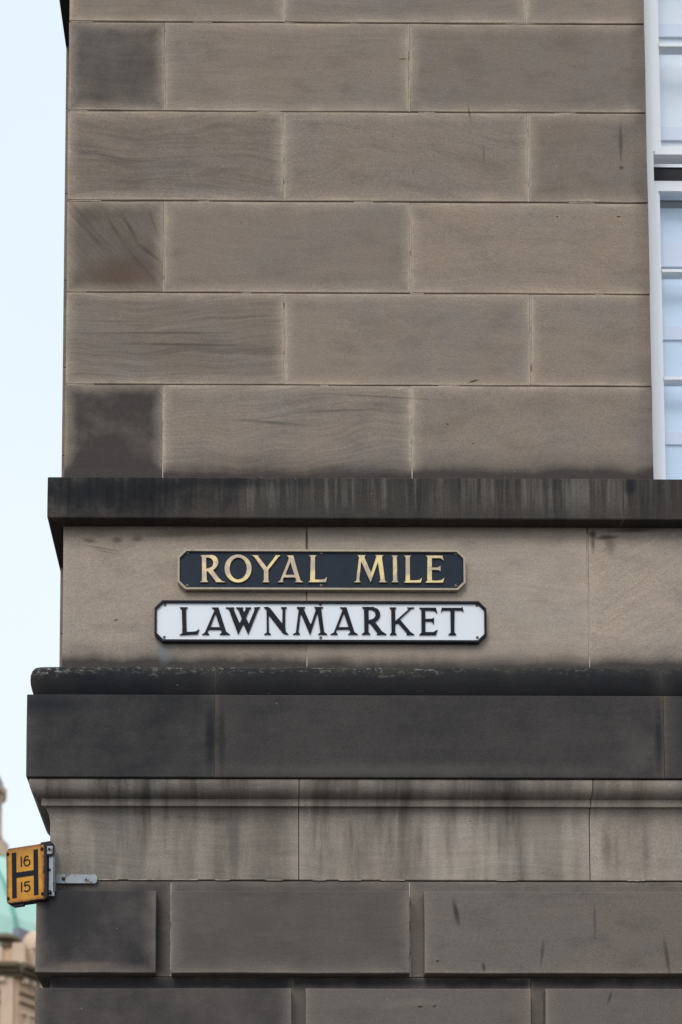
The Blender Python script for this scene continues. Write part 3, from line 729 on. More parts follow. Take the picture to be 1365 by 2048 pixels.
# moulded courses: string ledge, torus, band, ovolo with fillet and cavetto
P_STRING = [(-.10, 5.166), (.0, 5.164), (.050, 5.161), (.056, 5.156), (.0565, 5.08), (.0565, 4.998), (.054, 4.994), (-.10, 4.992)]
P_TORUS = [(-.10, 4.427), (.0, 4.425), (.045, 4.402), (.070, 4.389), (.088, 4.376), (.099, 4.358), (.1045, 4.338), (.1055, 4.318), (.1035, 4.298), (.099, 4.280), (.094, 4.2665), (.092, 4.263), (-.10, 4.262)]
P_BAND = [(-.10, 4.2605), (.112, 4.2605), (.1155, 4.2575), (.1160, 4.10), (.1155, 3.941), (.1130, 3.938), (-.10, 3.938)]
P_OVOLO = [(-.10, 3.9355), (.106, 3.9355), (.1075, 3.930), (.1065, 3.918), (.103, 3.904), (.097, 3.893), (.088, 3.884), (.0765, 3.8785), (.0695, 3.8765), (.0645, 3.875), (.0645, 3.850), (.0635, 3.848),
           (.050, 3.8478), (.0455, 3.840), (.0395, 3.825), (.0355, 3.806), (.034, 3.785), (.034, 3.68), (.034, 3.5735), (.032, 3.5715), (-.10, 3.5712)]
def run(name, prof, joints, mat, prs, smooth=28):
    for i, (a, b_) in enumerate(zip(joints, joints[1:])):
        if i == 0:
            mb = sweep(prof, XC, b_ - G, corner=True, y_end=0.34)
        else:
            mb = sweep(prof, a + G, b_ - G)
        o = mb.build(name, mat, B, smooth=smooth)
        stone_props(o, **prs[min(i, len(prs) - 1)])
run('ledge_stone', P_STRING, [XC, 1.4055, 2.78, 4.6], M_STRING,
    [dict(soot=.25, bed=.15, drip=.75, warm=.2, margin=.35, wash=.75, head=.8), dict(soot=.35, bed=.15, drip=.75, warm=-.2, margin=.3, wash=.45, head=.8)])
run('torus_stone', P_TORUS, [XC, -0.171, 1.527, 3.1, 4.6], M_TORUS,
    [dict(soot=.8, bed=.1, margin=.2, warm=-.3), dict(soot=.75, bed=.15, margin=.2, warm=-.1)])
run('band_stone', P_BAND, [XC, -0.171, 1.526, 3.1, 4.6], M_BAND,
    [dict(soot=.85, bed=.1, margin=.3, warm=-.5), dict(soot=.60, bed=.15, margin=.55, warm=.3), dict(soot=.6, bed=.1, margin=.6, warm=0)])
run('ovolo_frieze_stone', P_OVOLO, [XC, 0.1475, 1.257, 2.4, 3.5, 4.6], M_LOWER,
    [dict(soot=.55, bed=.55, tilt=-3, drip=.85, warm=.1, margin=.5, wash=.45), dict(soot=.40, bed=.35, drip=.85, warm=.4, margin=.3, wash=.75), dict(soot=.25, bed=.2, drip=.7, warm=.6, margin=.3, wash=.7)])
mb = MB()                 # mortar behind the joints of the moulded courses
for prof in (P_STRING, P_TORUS, P_BAND, P_OVOLO):
    inner = [(max(p - 0.005, -.09), z) for p, z in prof]
    m2 = sweep(inner, XC, 4.59, corner=True, y_end=0.33)
    mb.v += []; off = len(mb.v)
    mb.f += [tuple(i + off for i in f) for f in m2.f]; mb.v += m2.v; mb.uv += m2.uv; mb.sz += m2.sz
mb.build('moulding_joints', M_RUST if False else M_MORTAR, B)

# channelled base: every stone has a flat margin cut back along its head and one end
PB, PM = 0.078, 0.030
def base_stone(x0, x1, z0, z1, bx0, bx1, mz, quoin, pr):
    """stone x0..x1, z0..z1 with a proud panel bx0..bx1, z0..z1-mz"""
    mb = MB()
    gx0 = x0 if quoin else x0 + G
    dressed(mb, (XC - PM) if quoin else gx0, x1 - G, z0 + G, z1 - G, -PM, YR - 0.003 if quoin else 0.12, ch=0.0015)
    yb = YR - 0.0035 if quoin else -PM + 0.001
    dressed(mb, (XC - PB) if quoin else bx0, bx1, z0 + G + 0.0004, z1 - mz, -PB, yb, ch=0.0026, jit=0.0012, nx=5, nz=2, open_head=True)
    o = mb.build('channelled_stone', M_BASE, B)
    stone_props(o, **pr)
A_SOOT = [(.92, .12, -.1), (.54, .12, .3), (.22, .08, .2), (.3, .1, .2), (.3, .1, .2)]
B_SOOT = [(.78, .12, -.3), (.34, .12, .2), (.28, .1, .0), (.3, .1, .2), (.3, .1, .2)]
for k in range(9):
    z1 = 3.569 - 0.3735 * k; z0 = z1 - 0.3735
    if z0 < 0.13: break
    if k % 2 == 0:
        st = [(XC, -.338, XC, -.391, True), (-.338, .570, -.334, .5635, False), (.570, 1.93, .6196, 1.925, False), (1.93, 2.84, 1.98, 2.835, False), (2.84, 4.6, 2.89, 4.59, False)]
        T = A_SOOT
    else:
        st = [(XC, .118, XC, .1175, True), (.118, 1.0255, .1725, 1.0175, False), (1.0255, 2.4, 1.0727, 2.395, False), (2.4, 3.3, 2.45, 3.295, False), (3.3, 4.6, 3.35, 4.59, False)]
        T = B_SOOT
    for i, (a, b_, c, d, q) in enumerate(st):
        s, bd, w = T[i]
        base_stone(a, b_, z0, z1, c, d, 0.056, q, dict(soot=s, bed=bd, warm=w, margin=.65, foot=0, head=.15 if k == 0 else 1.0))  # head: dirt plus shade painted under the proud blocks above
mb = MB(); mb.box(XC - PM + 0.005, 4.59, -PM + 0.005, 0.003, 0.14, 3.5705)
mb.box(XC - PM + 0.005, XC + 0.0, 0.0035, YR - 0.001, 0.14, 3.5705)
mb.build('base_joints', M_MORTAR, B)
for a in (-.615, -.50, -.40, -.30, -.17, .02, .20, .30, .46, .9, 1.4):     # patches of pale bed pointing
    mb = MB(); L_ = random.uniform(.05, .12)
    for i in range(5):
        mb.box(a + L_ * i / 5, a + L_ * (i + 1) / 5, -.0345 - .0002 * i, -.029, 3.5702 + random.uniform(-.0004, .0004), 3.5725 + random.uniform(-.0006, .0006))
    mb.build('pointing', M_POINT, B)
for x, z in ((-.338, 3.569), (.570, 3.569)):
    pointing(x, z - 0.37, z - 0.004, -PM)

# the return face further back: its own courses of stones on the left hand
zz = 0.14; k = 0
while zz < 9.1:
    h = 0.381
    cuts = [YR, 1.1, 2.05, 3.0, 3.9, 4.9, 6.0] if k % 2 else [YR, 0.7, 1.6, 2.55, 3.5, 4.4, 5.3, 6.0]
    for i, (a, b_) in enumerate(zip(cuts, cuts[1:])):
        mb = MB()
        # long face looks left; the first stone also shows its end to the street
        w, dd = 0.35 if i == 0 else 0.12, b_ - a - 0.004
        y0 = a if i == 0 else a + 0.002
        mb.box(XR, XR + w, y0, y0 + dd, zz + G, zz + h - G)
        o = mb.build('return_stone', M_WALL, B)
        stone_props(o, soot=random.uniform(.7, .95) if i == 0 else random.uniform(.3, .7), bed=random.uniform(.05, .5), warm=random.uniform(-.3, .3), margin=.5)
    zz += h; k += 1
P_TOP = [(-.10, 9.30), (.0, 9.28), (.20, 9.24), (.205, 9.08), (.19, 9.06), (-.10, 9.05)]
P_CAP = [(-.10, 7.50), (.0, 7.49), (.05, 7.45), (.053, 7.44), (.053, 7.285), (.051, 7.2775), (-.10, 7.277)]

# ledge turning back along the return above the picture
mb = MB()
mb.box(XC - 0.053, XC + 0.02, 0.004, YR + 0.05, 7.277, 7.42)
o = mb.build('ledge_stone', M_STRING, B); stone_props(o, soot=.9, margin=.1)

# ------------------------------------------------------------------ sash window (part of the building)
def bar(name, mat, parent, *a, **k):
    mb = MB(); mb.box(*a, **k); return mb.build(name, mat, parent)
WX0, WX1 = 1.541, 2.657
W = None
mb = MB()
mb.box(1.515, 1.598, 0.112, 0.23, 5.10, 8.12); mb.box(2.600, 2.683, 0.112, 0.23, 5.10, 8.12)
mb.box(1.5985, 2.5995, 0.112, 0.23, 8.04, 8.12)
mb.box(1.5985, 2.5995, 0.112, 0.23, 5.10, 5.175)
win = mb.build('sash_window', M_WHITE, B)
mb = MB(); mb.box(1.5985, 1.606, 0.116, 0.123, 6.665, 8.04); mb.box(2.592, 2.5995, 0.116, 0.123, 6.665, 8.04)
mb.build('staff_bead', M_WHITE, win)

def bevel_bar(mb, x0, x1, z0, z1, yf, yb, s=0.010):
    """glazing bar: flat nose, sloping cheeks back to the glass (horizontal if wider than tall)"""
    if x1 - x0 > z1 - z0:
        zc0, zc1 = z0 + s * .35, z1 - s * .35
        pr = [(yf, zc0), (yf, zc1), (yf + .006, z1), (yb, z1 + .002), (yb, z0 - .002), (yf + .006, z0)]
        for i in range(6):
            a, b = pr[i], pr[(i + 1) % 6]
            mb.face([(x0, a[0], a[1]), (x0, b[0], b[1]), (x1, b[0], b[1]), (x1, a[0], a[1])][::-1])
    else:
        xc0, xc1 = x0 + s * .35, x1 - s * .35
        pr = [(yf, xc0), (yf, xc1), (yf + .006, x1), (yb, x1 + .002), (yb, x0 - .002), (yf + .006, x0)]
        for i in range(6):
            a, b = pr[i], pr[(i + 1) % 6]
            mb.face([(a[1], a[0], z0), (b[1], b[0], z0), (b[1], b[0], z1), (a[1], a[0], z1)])

def sash(yf, z0, z1, bars, top, bottom, sx=0.0):
    """stiles, rails, glazing bars, panes"""
    x0, x1 = 1.5995 + sx, 2.5985 - sx
    gx0, gx1 = x0 + .036, x1 - .036
    mb = MB()
    mb.box(x0, gx0 - .008, yf, yf + .048, z0, z1); mb.box(gx1 + .008, x1, yf, yf + .048, z0, z1)
    mb.box(gx0 - .008, gx1 + .008, yf, yf + .048, z0, z0 + bottom); mb.box(gx0 - .008, gx1 + .008, yf, yf + .048, z1 - top, z1)
    mb.box(gx0 - .008, gx0, yf + .008, yf + .040, z0 + bottom, z1 - top); mb.box(gx1, gx1 + .008, yf + .008, yf + .040, z0 + bottom, z1 - top)
    mb.build('sash_frame', M_WHITE, win)
    bm_ = MB()
    for z in bars: bevel_bar(bm_, gx0, gx1, z - .010, z + .010, yf + .003, yf + .036)
    vx = [gx0 + (gx1 - gx0) * i / 3 for i in (1, 2)]
    zz_ = [z0 + bottom] + sorted(bars) + [z1 - top]
    for x in vx:
        for a, b in zip(zz_, zz_[1:]):
            bevel_bar(bm_, x - .010, x + .010, a + .0105, b - .0105, yf + .0035, yf + .0355)
    bm_.build('glazing_bars', M_WHITE, win)
    gx = [gx0] + vx + [gx1]
    for a, b in zip(zz_, zz_[1:]):
        for c, d in zip(gx, gx[1:]):
            t = random.uniform(-.0008, .0008)
            mb = MB(); mb.box(c, d, yf + .026 + t, yf + .030 + t, a + .001, b - .001)
            mb.build('pane', M_GLASS, win)
sash(0.126, 6.6605, 8.035, [7.142, 7.600], .05, .034)
sash(0.180, 5.176, 6.592, [6.205, 5.742], .044, .075, sx=0.006)
# blind hanging close behind the glass, pleated; its lilac bands imitate reflections in the panes
mb = MB()
n = 0
zs = []
z = 5.20
while z < 6.555:
    zs.append(z); z += 0.02
for a, b in zip(zs, zs[1:]):
    ya = 0.262 + 0.006 * math.sin((a - 5.2) * 2 * math.pi / 0.455); yb_ = 0.262 + 0.006 * math.sin((b - 5.2) * 2 * math.pi / 0.455)
    mb.face([(1.60, ya, a), (2.60, ya, a), (2.60, yb_, b), (1.60, yb_, b)])
mb.build('blind', M_BLINDB, win, smooth=60)
mb = MB()
for zc, hh in ((6.33, .055), (5.985, .028), (5.53, .026)):
    mb.box(1.60, 2.60, 0.249, 0.254, zc - hh, zc + hh)
mb.build('reflection_band', M_REFBAND, win)
mb = MB(); mb.face([(1.59, 0.235, 6.70), (2.61, 0.235, 6.70), (2.61, 0.235, 8.05), (1.59, 0.235, 8.05)])
mb.build('blind', M_BLIND, win)
mb = MB()
for zc in (7.30, 6.84): mb.box(1.60, 2.60, 0.224, 0.229, zc - .028, zc + .028)
mb.build('reflection_band', M_REFBAND, win)
bar('gap_shade_strip', M_GAPSHADE, win, 1.60, 2.60, 0.2405, 0.2475, 6.598, 6.72)  # dark strip added behind the sash gap, standing in for the unlit room
mb = MB(); mb.box(1.4005, 2.7995, 0.30, 1.10, 5.0, 8.2, skip='f')
mb.build('room', M_ROOM, win)

# ------------------------------------------------------------------ street name plates
def octagon(x0, x1, z0, z1, cx, cz):
    return [(x0 + cx, z0), (x1 - cx, z0), (x1, z0 + cz), (x1, z1 - cz), (x1 - cx, z1), (x0 + cx, z1), (x0, z1 - cz), (x0, z0 + cz)]

def letter(ch, loops, yb, th, mat, parent):
    cu = bpy.data.curves.new('letter', 'CURVE')
    cu.dimensions = '2D'; cu.fill_mode = 'BOTH'
    cu.extrude = th / 2 - 0.0006; cu.bevel_depth = 0.0006; cu.bevel_resolution = 0; cu.offset = -0.0004
    for lp in loops:
        sp = cu.splines.new('POLY'); sp.points.add(len(lp) - 1); sp.use_cyclic_u = True
        for i, (a, b) in enumerate(lp): sp.points[i].co = (a / 1000, b / 1000, 0, 1)
    tmp = bpy.data.objects.new('tmp', cu); COL.objects.link(tmp)
    dg = bpy.context.evaluated_depsgraph_get()
    me = bpy.data.meshes.new_from_object(tmp.evaluated_get(dg))
    bpy.data.objects.remove(tmp); bpy.data.curves.remove(cu)
    me.transform(Matrix.Translation((0, yb - th / 2, 0)) @ Matrix.Rotation(math.radians(90), 4, 'X'))
    me.materials.clear()
    me.name = 'letter'
    return link('letter', me, mat, parent)

def screw_mesh():
    mb = MB()
    n = 14
    ring = lambda r, y: [(r * math.cos(2 * math.pi * i / n), y, r * math.sin(2 * math.pi * i / n)) for i in range(n)]
    A, Bq, Cc = ring(.0060, 0), ring(.0056, -.0018), ring(.0034, -.0026)
    for i in range(n):
        j = (i + 1) % n
        mb.face([A[i], A[j], Bq[j], Bq[i]]); mb.face([Bq[i], Bq[j], Cc[j], Cc[i]])
    Dd = ring(.0026, -.0008)
    for i in range(n):
        j = (i + 1) % n
        mb.face([Cc[i], Cc[j], Dd[j], Dd[i]])
    mb.face(Dd)
    return mb
def sign(label, loc, x0, x1, z0, z1, cx, cz, letters, mplate, mrim, mlet, screws, rim, mscrew=None):
    t = thing('street_sign', label, 'street sign', loc)
    outer = octagon(x0, x1, z0, z1, cx, cz)
    k = rim
    inner = octagon(x0 + k, x1 - k, z0 + k, z1 - k, cx - k * .45, cz - k * .45)
    mb = MB(); mb.prism(octagon(x0 + .001, x1 - .001, z0 + .001, z1 - .001, cx, cz), -0.0095, 0.0)
    mb.build('plate', mplate, t)
    mb = MB()
    yf, yb = -0.0165, -0.0002
    n = 8
    for i in range(n):
        j = (i + 1) % n
        a, b, c, d = outer[i], outer[j], inner[j], inner[i]
        e = .0012
        mb.face([(a[0], yf, a[1]), (b[0], yf, b[1]), (c[0], yf, c[1]), (d[0], yf, d[1])])
        mb.face([(a[0], yb, a[1]), (b[0], yb, b[1]), (b[0], yf, b[1]), (a[0], yf, a[1])])
        mb.face([(d[0], yf, d[1]), (c[0], yf, c[1]), (c[0], -0.009, c[1]), (d[0], -0.009, d[1])])
    mb.build('rim', mrim, t)
    for ch, loops in letters:
        letter(ch, loops, -0.0093, 0.0058, mlet, t)
    first = None
    for (x, z) in screws:
        if first is None:
            first = screw_mesh().build('screw', mscrew or M_SCREW, t); o = first
        else:
            o = first.copy(); COL.objects.link(o); o.parent = t
        o.location = (x - loc[0], -0.0096, z - loc[2])
        o.rotation_euler = (0, random.uniform(0, 3), 0)
    return t
sign('black cast metal street plate with gold ROYAL MILE lettering and gold rim', (.238, -.004, 4.810), -.5575, .5585, -.0815, .0800, .030, .030,
     ROYAL_MILE_LETTERS, M_NAVY, M_GOLDRIM, M_GOLD, [(-.2815, 4.879), (-.282, 4.7465), (.2375, 4.879), (.2375, 4.748), (.760, 4.879), (.7595, 4.749)], .0072)
sign('white street plate with black LAWNMARKET lettering and black rim, below the gold lettered plate', (.2326, -.004, 4.6025), -.6405, .6435, -.0840, .0810, .030, .030,
     LAWNMARKET_LETTERS, M_WHITEPL, M_BLACK, M_BLACK, [(-.3675, 4.668), (-.370, 4.5385), (.234, 4.6715), (.2345, 4.538), (.840, 4.670), (.8405, 4.541)], .0085)
# torn scrap of pale tape between the plates
mb = MB(); mb.box(.5185, .5405, -.0075, -.0045, 4.684, 4.691)
o = mb.build('tape_scrap', simple('pale blue tape', (.35, .48, .55), .6)); o['label'] = 'small pale blue scrap of tape stuck above the white street plate'; o['category'] = 'tape scrap'

# ------------------------------------------------------------------ hydrant sign
H = thing('hydrant_sign', 'rusty yellow hydrant plate with black H, 16 and 15, on a galvanised bracket', 'hydrant sign', (-.775, -.045, 3.571))
Hm = Matrix.Translation((-.8835 + .775, -.078 + .045, 3.576 - 3.571)) @ Matrix.Rotation(math.radians(-18), 4, 'Z') @ Matrix.Rotation(math.radians(-1.6), 4, 'Y')
HW, HH = .0795, .1085
def rrect(w, h, r, n=5):
    pts = []
    for cx, cz, a0 in ((w - r, -h + r, -90), (w - r, h - r, 0), (-w + r, h - r, 90), (-w + r, -h + r, 180)):
        for i in range(n + 1):
            a = math.radians(a0 + 90 * i / n)
            pts.append((cx + r * math.cos(a), cz + r * math.sin(a)))
    return pts
mb = MB()
po, pi_ = rrect(HW, HH, .016), rrect(HW - .004, HH - .004, .013)
T = lambda x, y, z: tuple(Hm @ Vector((x, y, z)))
n = len(po)
mb.prism([(x + (.009 if x > 0 else 0), z) for x, z in po], 0.0, .030, Hm)
mb.build('backplate', M_RUST, H)
mb = MB()
sz = (2 * HW, 2 * HH)
mb.face([T(x, -.0035, z) for x, z in pi_], [(x + HW, z + HH) for x, z in pi_], sz)
for i in range(n):
    j = (i + 1) % n
    a, b, c, d = po[i], po[j], pi_[j], pi_[i]
    mb.face([T(a[0], -.0003, a[1]), T(b[0], -.0003, b[1]), T(c[0], -.0035, c[1]), T(d[0], -.0035, d[1])], [(p[0] + HW, p[1] + HH) for p in (a, b, c, d)], sz)
mb.build('enamel_plate', M_YELLOW, H)
mb = MB()
hx = .0545
mb.prism([(-hx, -.088), (-hx + .0185, -.088), (-hx + .0185, -.0105), (hx - .0185, -.0105), (hx - .0185, -.088), (hx, -.088), (hx, .088), (hx - .0185, .088), (hx - .0185, .0095),
          (-hx + .0185, .0095), (-hx + .0185, .088), (-hx, .088)], -.0050, -.0030, Hm)
mb.build('letter', M_BLACK, H)
def ribbon(pts, w, name, M=None):
    """flat stroke with round-ish ends along a polyline"""
    L, R_ = [], []
    n = len(pts)
    for i, (x, z) in enumerate(pts):
        a = pts[max(0, i - 1)]; b = pts[min(n - 1, i + 1)]
        dx, dz = b[0] - a[0], b[1] - a[1]; l = math.hypot(dx, dz)
        nx, nz = -dz / l * w / 2, dx / l * w / 2
        L.append((x + nx, z + nz)); R_.append((x - nx, z - nz))
    mb = MB()
    y0, y1 = -.0048, -.0031
    for i in range(n - 1):
        q = [R_[i], R_[i + 1], L[i + 1], L[i]]
        mb.face([T(p[0], y0, p[1]) for p in q])
        for a, b in ((R_[i + 1], R_[i]), (L[i], L[i + 1])):
            mb.face([T(a[0], y1, a[1]), T(b[0], y1, b[1]), T(b[0], y0, b[1]), T(a[0], y0, a[1])])
    return mb.build(name, M_BLACK, H)
arc = lambda cx, cz, rx, rz, a0, a1, n=16: [(cx + rx * math.cos(math.radians(a0 + (a1 - a0) * i / n)), cz + rz * math.sin(math.radians(a0 + (a1 - a0) * i / n))) for i in range(n + 1)]
DW = .0052
ribbon([(-.0150, .0300), (-.0150, .0690)], DW, 'digit')
six = [(.0150, .0640)] + arc(.0085, .0450, .0125, .0225, 72, 180, 8) + arc(.0090, .0420, .0118, .0118, 180, 520, 20)[1:-1]
ribbon(six, DW, 'digit')
ribbon([(-.0150, -.0690), (-.0150, -.0300)], DW, 'digit')
five = [(.0180, -.0325), (-.0010, -.0325)]
ribbon([(.0185, -.0325), (.0005, -.0325), (-.0015, -.0345), (-.0030, -.0470), (.0000, -.0480)] + arc(.0065, -.0565, .0125, .0125, 118, -150, 14), DW, 'digit')
# corner bolts and side lug
def bolt(x, y, z, r, name='bolt', mat=M_RUST, parent=H, M=None, h=.006):
    mb = MB(); k = 8
    TT = (lambda *p: tuple((M @ Vector(p)))) if M is not None else (lambda *p: p)
    ring = lambda rr, yy: [TT(x + rr * math.cos(2 * math.pi * i / k), yy, z + rr * math.sin(2 * math.pi * i / k)) for i in range(k)]
    A, Bq, Cc = ring(r, y), ring(r, y - h * .6), ring(r * .6, y - h)
    for i in range(k):
        j = (i + 1) % k
        mb.face([A[i], A[j], Bq[j], Bq[i]]); mb.face([Bq[i], Bq[j], Cc[j], Cc[i]])
    mb.face(Cc)
    return mb.build(name, mat, parent)
for sx, sz_ in ((-1, 1), (1, 1), (-1, -1), (1, -1)):
    bolt(sx * (HW - .0085), -.0030, sz_ * (HH - .022), .0062, M=Hm)
mb = MB()                                   # broken tab under the lower left corner
mb.prism([(-.055, -.118), (-.015, -.118), (-.008, -.107), (-.070, -.107)], .004, .018, Hm)
mb.build('tab', M_RUST, H)
# bracket in the sign's own frame (origin at the strap's inner end)
OX, OY, OZ = .775, .045, -3.571
mb = MB()
mb.box(-.793 + OX, -.7725 + OX, -.094 + OY, -.090 + OY, 3.487 + OZ, 3.690 + OZ)     # upright flange
mb.box(-.7765 + OX, -.7735 + OX, -.094 + OY, -.0395 + OY, 3.500 + OZ, 3.680 + OZ)  # web back to the strap
mb.build('flange', M_STEEL, H)
mb = MB()
mb.prism([(-.825 + OX, 3.640 + OZ), (-.782 + OX, 3.640 + OZ), (-.774 + OX, 3.650 + OZ), (-.774 + OX, 3.684 + OZ), (-.790 + OX, 3.696 + OZ), (-.825 + OX, 3.690 + OZ)], -.101 + OY, -.0945 + OY)
mb.build('lug', M_RUST, H)
mb = MB()
mb.prism([(-.800 + OX, 3.646 + OZ), (-.784 + OX, 3.646 + OZ), (-.779 + OX, 3.652 + OZ), (-.779 + OX, 3.676 + OZ), (-.800 + OX, 3.676 + OZ)], -.1025 + OY, -.1012 + OY)
mb.build('lug_face', M_STEEL, H)
mb = MB()
mb.prism([(-.774 + OX, 3.5545 + OZ), (-.625 + OX, 3.5545 + OZ), (-.6175 + OX, 3.561 + OZ), (-.6175 + OX, 3.581 + OZ), (-.625 + OX, 3.5885 + OZ), (-.774 + OX, 3.5885 + OZ)], -.0415 + OY, -.0345 + OY)
mb.build('strap', M_STEEL, H)
bolt(-.7455 + OX, -.0415 + OY, 3.5715 + OZ, .0070)
bolt(-.6600 + OX, -.0415 + OY, 3.5715 + OZ, .0042, mat=M_STEEL)
bolt(-.7915 + OX, -.1025 + OY, 3.664 + OZ, .0048)
bolt(-.7915 + OX, -.094 + OY, 3.588 + OZ, .0045)
bolt(-.7890 + OX, -.094 + OY, 3.500 + OZ, .0080, h=.010)

# ------------------------------------------------------------------ domed building beyond
D = thing('domed_building', 'distant warm sandstone building with green copper dome and lantern, out of focus', 'building', (-14, 62, 0))
OD = Vector((-14, 62, 0))
def dpart(name, mat, fn, smooth=None):
    mb = MB(); fn(mb)
    mb.v = [(p[0] - OD.x, p[1] - OD.y, p[2] - OD.z) for p in mb.v]
    return mb.build(name, mat, D, smooth=smooth)
YA = 54.0
K = (-9.80, YA)                                   # the arris between the front bay and the canted side
dirv = Vector((0.5, 0.866)); nrm = Vector((0.866, -0.5))
CM = Matrix(((dirv.x, -nrm.x, 0, K[0]), (dirv.y, -nrm.y, 0, K[1]), (0, 0, 1, 0), (0, 0, 0, 1)))   # local x along the canted side, y inward
dpart('front_wall', M_FARST, lambda m: m.box(-22, K[0], YA, YA + 8, 0, 19.05))
dpart('side_wall', M_FARST, lambda m: m.box(0, 8.5, 0, 4, 0, 19.05, M=CM))
def cornice(m):
    for (o, z0, z1) in ((.18, 18.62, 18.80), (.34, 18.80, 18.98), (.55, 18.98, 19.13), (.40, 19.13, 19.20)):
        m.box(-22, K[0] + o * .1, YA - o, YA + .3, z0, z1); m.box(-.1, 8.6, -o, .3, z0 + .001, z1 + .001, M=CM)
dpart('cornice', M_FARDK, cornice)
def quoins(m):
    for k in range(16):
        z = 18.2 - .72 * k
        m.box(-22, -10.7, YA - .05, YA, z - .66, z - .03)
    for k in range(16):
        z = 18.2 - .72 * k
        m.box(.5, 8, -.04, 0, z - .66, z - .03, M=CM)
for k in range(9):
    z = 18.3 - .72 * k
    for a, b in ((-12.6, -11.3), (-11.27, -10.55)):
        dpart('wall_stone', M_FARST2, lambda m: m.box(a + .03 * (k % 2), b, YA - .06, YA + .01, z - .66, z - .03))
dpart('pilaster', M_FARST2, lambda m: m.box(-10.45, -9.95, YA - .16, YA + .01, 0, 18.60))
dpart('architrave', M_FARST2, lambda m: (m.box(.25, 8, -.10, .01, 17.2, 17.34, M=CM), m.box(.5, .66, -.10, .01, 8, 17.19, M=CM), m.box(.9, 8, -.06, .01, 16.55, 16.68, M=CM)))
dpart('parapet', M_FARST, lambda m: (m.box(-22, -9.9, YA - .1, YA + .7, 19.21, 19.86), m.box(.05, 8.0, -.1, .5, 19.215, 19.55, M=CM)))
def lathe(m, cx, cy, prof, n=16, a0=0.0):
    R_ = [[(cx + r * math.cos(a0 + 2 * math.pi * i / n), cy + r * math.sin(a0 + 2 * math.pi * i / n), z) for i in range(n)] for r, z in prof]
    for A, Bq in zip(R_, R_[1:]):
        for i in range(n):
            j = (i + 1) % n
            m.face([A[i], A[j], Bq[j], Bq[i]])
dpart('urn', M_FARDK, lambda m: lathe(m, -10.35, YA + .25, [(.48, 19.86), (.48, 20.0), (.32, 20.05), (.40, 20.15), (.62, 20.22), (.55, 20.38), (.25, 20.50), (.02, 20.55)]), smooth=50)
def hood(m):
    cx, cz = 1.62, 19.95
    for (r0, r1, y0, y1) in ((.62, .86, -.30, .3), (.86, 1.06, -.42, .3)):
        for i in range(14):
            a, b = math.pi * i / 14, math.pi * (i + 1) / 14
            P4 = [(cx + r0 * math.cos(a), cz + r0 * math.sin(a)), (cx + r1 * math.cos(a), cz + r1 * math.sin(a)), (cx + r1 * math.cos(b), cz + r1 * math.sin(b)), (cx + r0 * math.cos(b), cz + r0 * math.sin(b))]
            m.prism(P4, y0, y1, CM)
    for s in (-1, 1):
        x = cx + s * .84
        m.box(x - .2, x + .2, -.30, .3, 19.2, cz - .002, M=CM)
dpart('arched_hood', M_FARST2, hood)
dpart('window', M_FARGL, lambda m: m.prism([(1.0, 19.55), (2.24, 19.55), (2.24, 19.95)] + [(1.62 + .615 * math.cos(math.pi * i / 10), 19.95 + .615 * math.sin(math.pi * i / 10)) for i in range(1, 10)] + [(1.0, 19.95)], .05, .2, CM))
dpart('window_sill', M_FARST2, lambda m: m.box(.95, 2.3, -.25, .3, 19.40, 19.548, M=CM))
dpart('scroll', M_FARST2, lambda m: [m.prism([(px + .30 * math.cos(2 * math.pi * i / 14), pz + .30 * math.sin(2 * math.pi * i / 14)) for i in range(14)], -.35, .2, CM) for px, pz in ((1.62, 21.22),)])
dpart('scroll_eye', M_FARDK, lambda m: m.prism([(1.50 + .10 * math.cos(2 * math.pi * i / 10), 21.25 + .10 * math.sin(2 * math.pi * i / 10)) for i in range(10)], -.40, -.34, CM))
dpart('hood_wall', M_LEAD, lambda m: m.box(.4, 3.2, .31, .6, 19.55, 20.9, M=CM))
for k in range(26):
    dpart('dentil', M_FARST2, lambda m: m.box(-22 + .46 * k, -21.78 + .46 * k, YA - .30, YA - .005, 18.42, 18.60))
for k in range(17):
    dpart('dentil', M_FARST2, lambda m: m.box(.15 + .46 * k, .37 + .46 * k, -.30, -.005, 18.42, 18.60, M=CM))
for k in range(5):
    dpart('parapet_block', M_FARST2, lambda m: m.box(-13.6 + .9 * k, -13.1 + .9 * k, YA - .2, YA + .75, 19.211, 20.02))
for z in (18.0, 17.62, 16.2, 15.4):
    dpart('string_course', M_FARDK, lambda m: (m.box(-22, -10.47, YA - .12, YA + .01, z, z + .07), m.box(.1, 8, -.12, .01, z, z + .07, M=CM)))
dpart('side_window', M_FARGL, lambda m: m.box(1.1, 2.2, -.02, .02, 13.2, 15.2, M=CM))
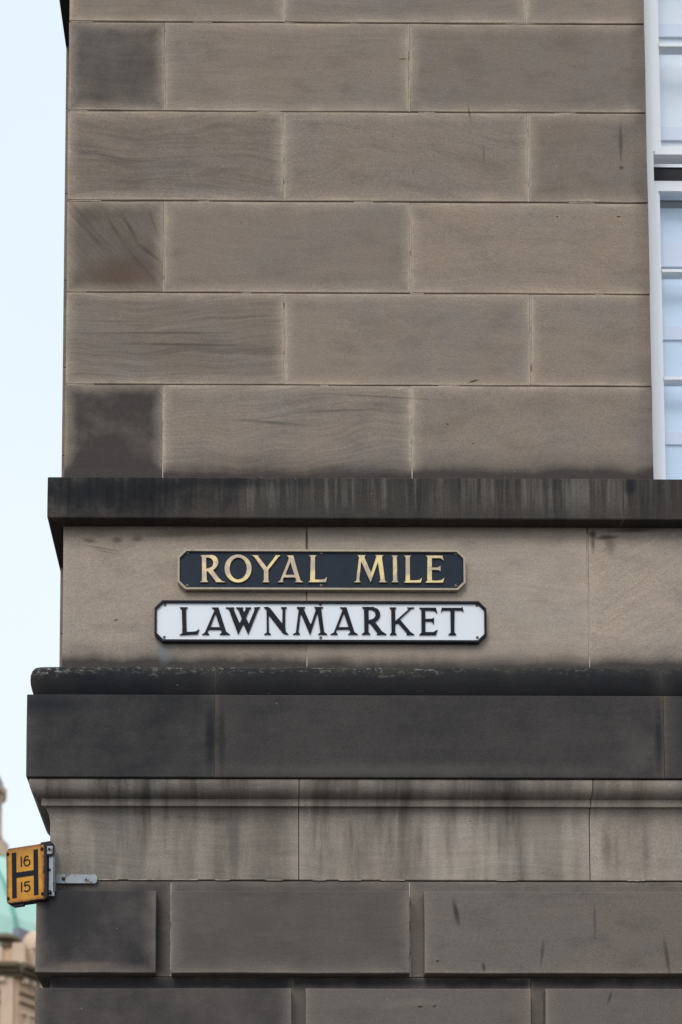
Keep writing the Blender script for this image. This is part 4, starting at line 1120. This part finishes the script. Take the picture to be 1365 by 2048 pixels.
# dome: an eight sided copper roof carrying the lantern
DX, DY = -14.2, 60.5
prof = [(6.3, 19.0), (6.2, 20.4), (5.8, 22.0), (5.0, 23.6), (3.9, 25.0), (2.8, 25.9), (2.3, 26.2)]
dpart('dome', M_COPPER, lambda m: lathe(m, DX, DY, prof, 8, math.radians(22.5)))
def ribs(m, k):
    a = math.radians(22.5 + 22.5 * k)
    f = 1.0 if k % 2 == 0 else math.cos(math.radians(22.5))
    for (r0, z0), (r1, z1) in zip(prof, prof[1:]):
        for rr in (0,):
            c, s = math.cos(a), math.sin(a)
            w = .10
            A = (DX + (r0 * f + .08) * c - w * s, DY + (r0 * f + .08) * s + w * c, z0); A2 = (DX + (r0 * f + .08) * c + w * s, DY + (r0 * f + .08) * s - w * c, z0)
            B1 = (DX + (r1 * f + .08) * c - w * s, DY + (r1 * f + .08) * s + w * c, z1); B2 = (DX + (r1 * f + .08) * c + w * s, DY + (r1 * f + .08) * s - w * c, z1)
            I = lambda p: (DX + (p[0] - DX) * .96, DY + (p[1] - DY) * .96, p[2])
            m.face([A2, A, B1, B2]); m.face([I(A), A, B1, I(B1)][::-1]); m.face([A2, I(A2), I(B2), B2][::-1])
for k in range(16):
    dpart('dome_rib', M_COPPER2, lambda m: ribs(m, k))
LX = -13.1
dpart('lantern_base', M_FARST2, lambda m: lathe(m, LX, DY, [(2.25, 25.6), (2.2, 26.0), (1.75, 26.25), (1.75, 26.6), (1.35, 26.85), (1.3, 26.9)], 16), smooth=40)
for k in range(8):
    a = math.radians(45 * k)
    dpart('lantern_column', M_FARST2, lambda m: lathe(m, LX + 1.22 * math.cos(a), DY + 1.22 * math.sin(a), [(.26, 26.9), (.21, 27.1), (.20, 28.6), (.30, 28.75), (.32, 28.9)], 12), smooth=40)
dpart('lantern_cap', M_FARST2, lambda m: lathe(m, LX, DY, [(1.1, 28.88), (1.62, 28.9), (1.64, 29.15), (1.45, 29.3), (1.4, 29.45)], 16), smooth=40)
dpart('lantern_roof', M_LEAD, lambda m: lathe(m, LX, DY, [(1.45, 29.45), (1.3, 29.8), (.9, 30.3), (.3, 30.8), (.05, 31.9)], 16), smooth=60)
dpart('lantern_core', M_FARGL, lambda m: lathe(m, LX, DY, [(.85, 26.9), (.85, 28.9)], 12))

# the far things stand on their own roof platform, down to the ground
dpart('roof_base', M_FARST, lambda m: m.box(-21, -9.2, YA + 1.2, 66, 0, 19.04))
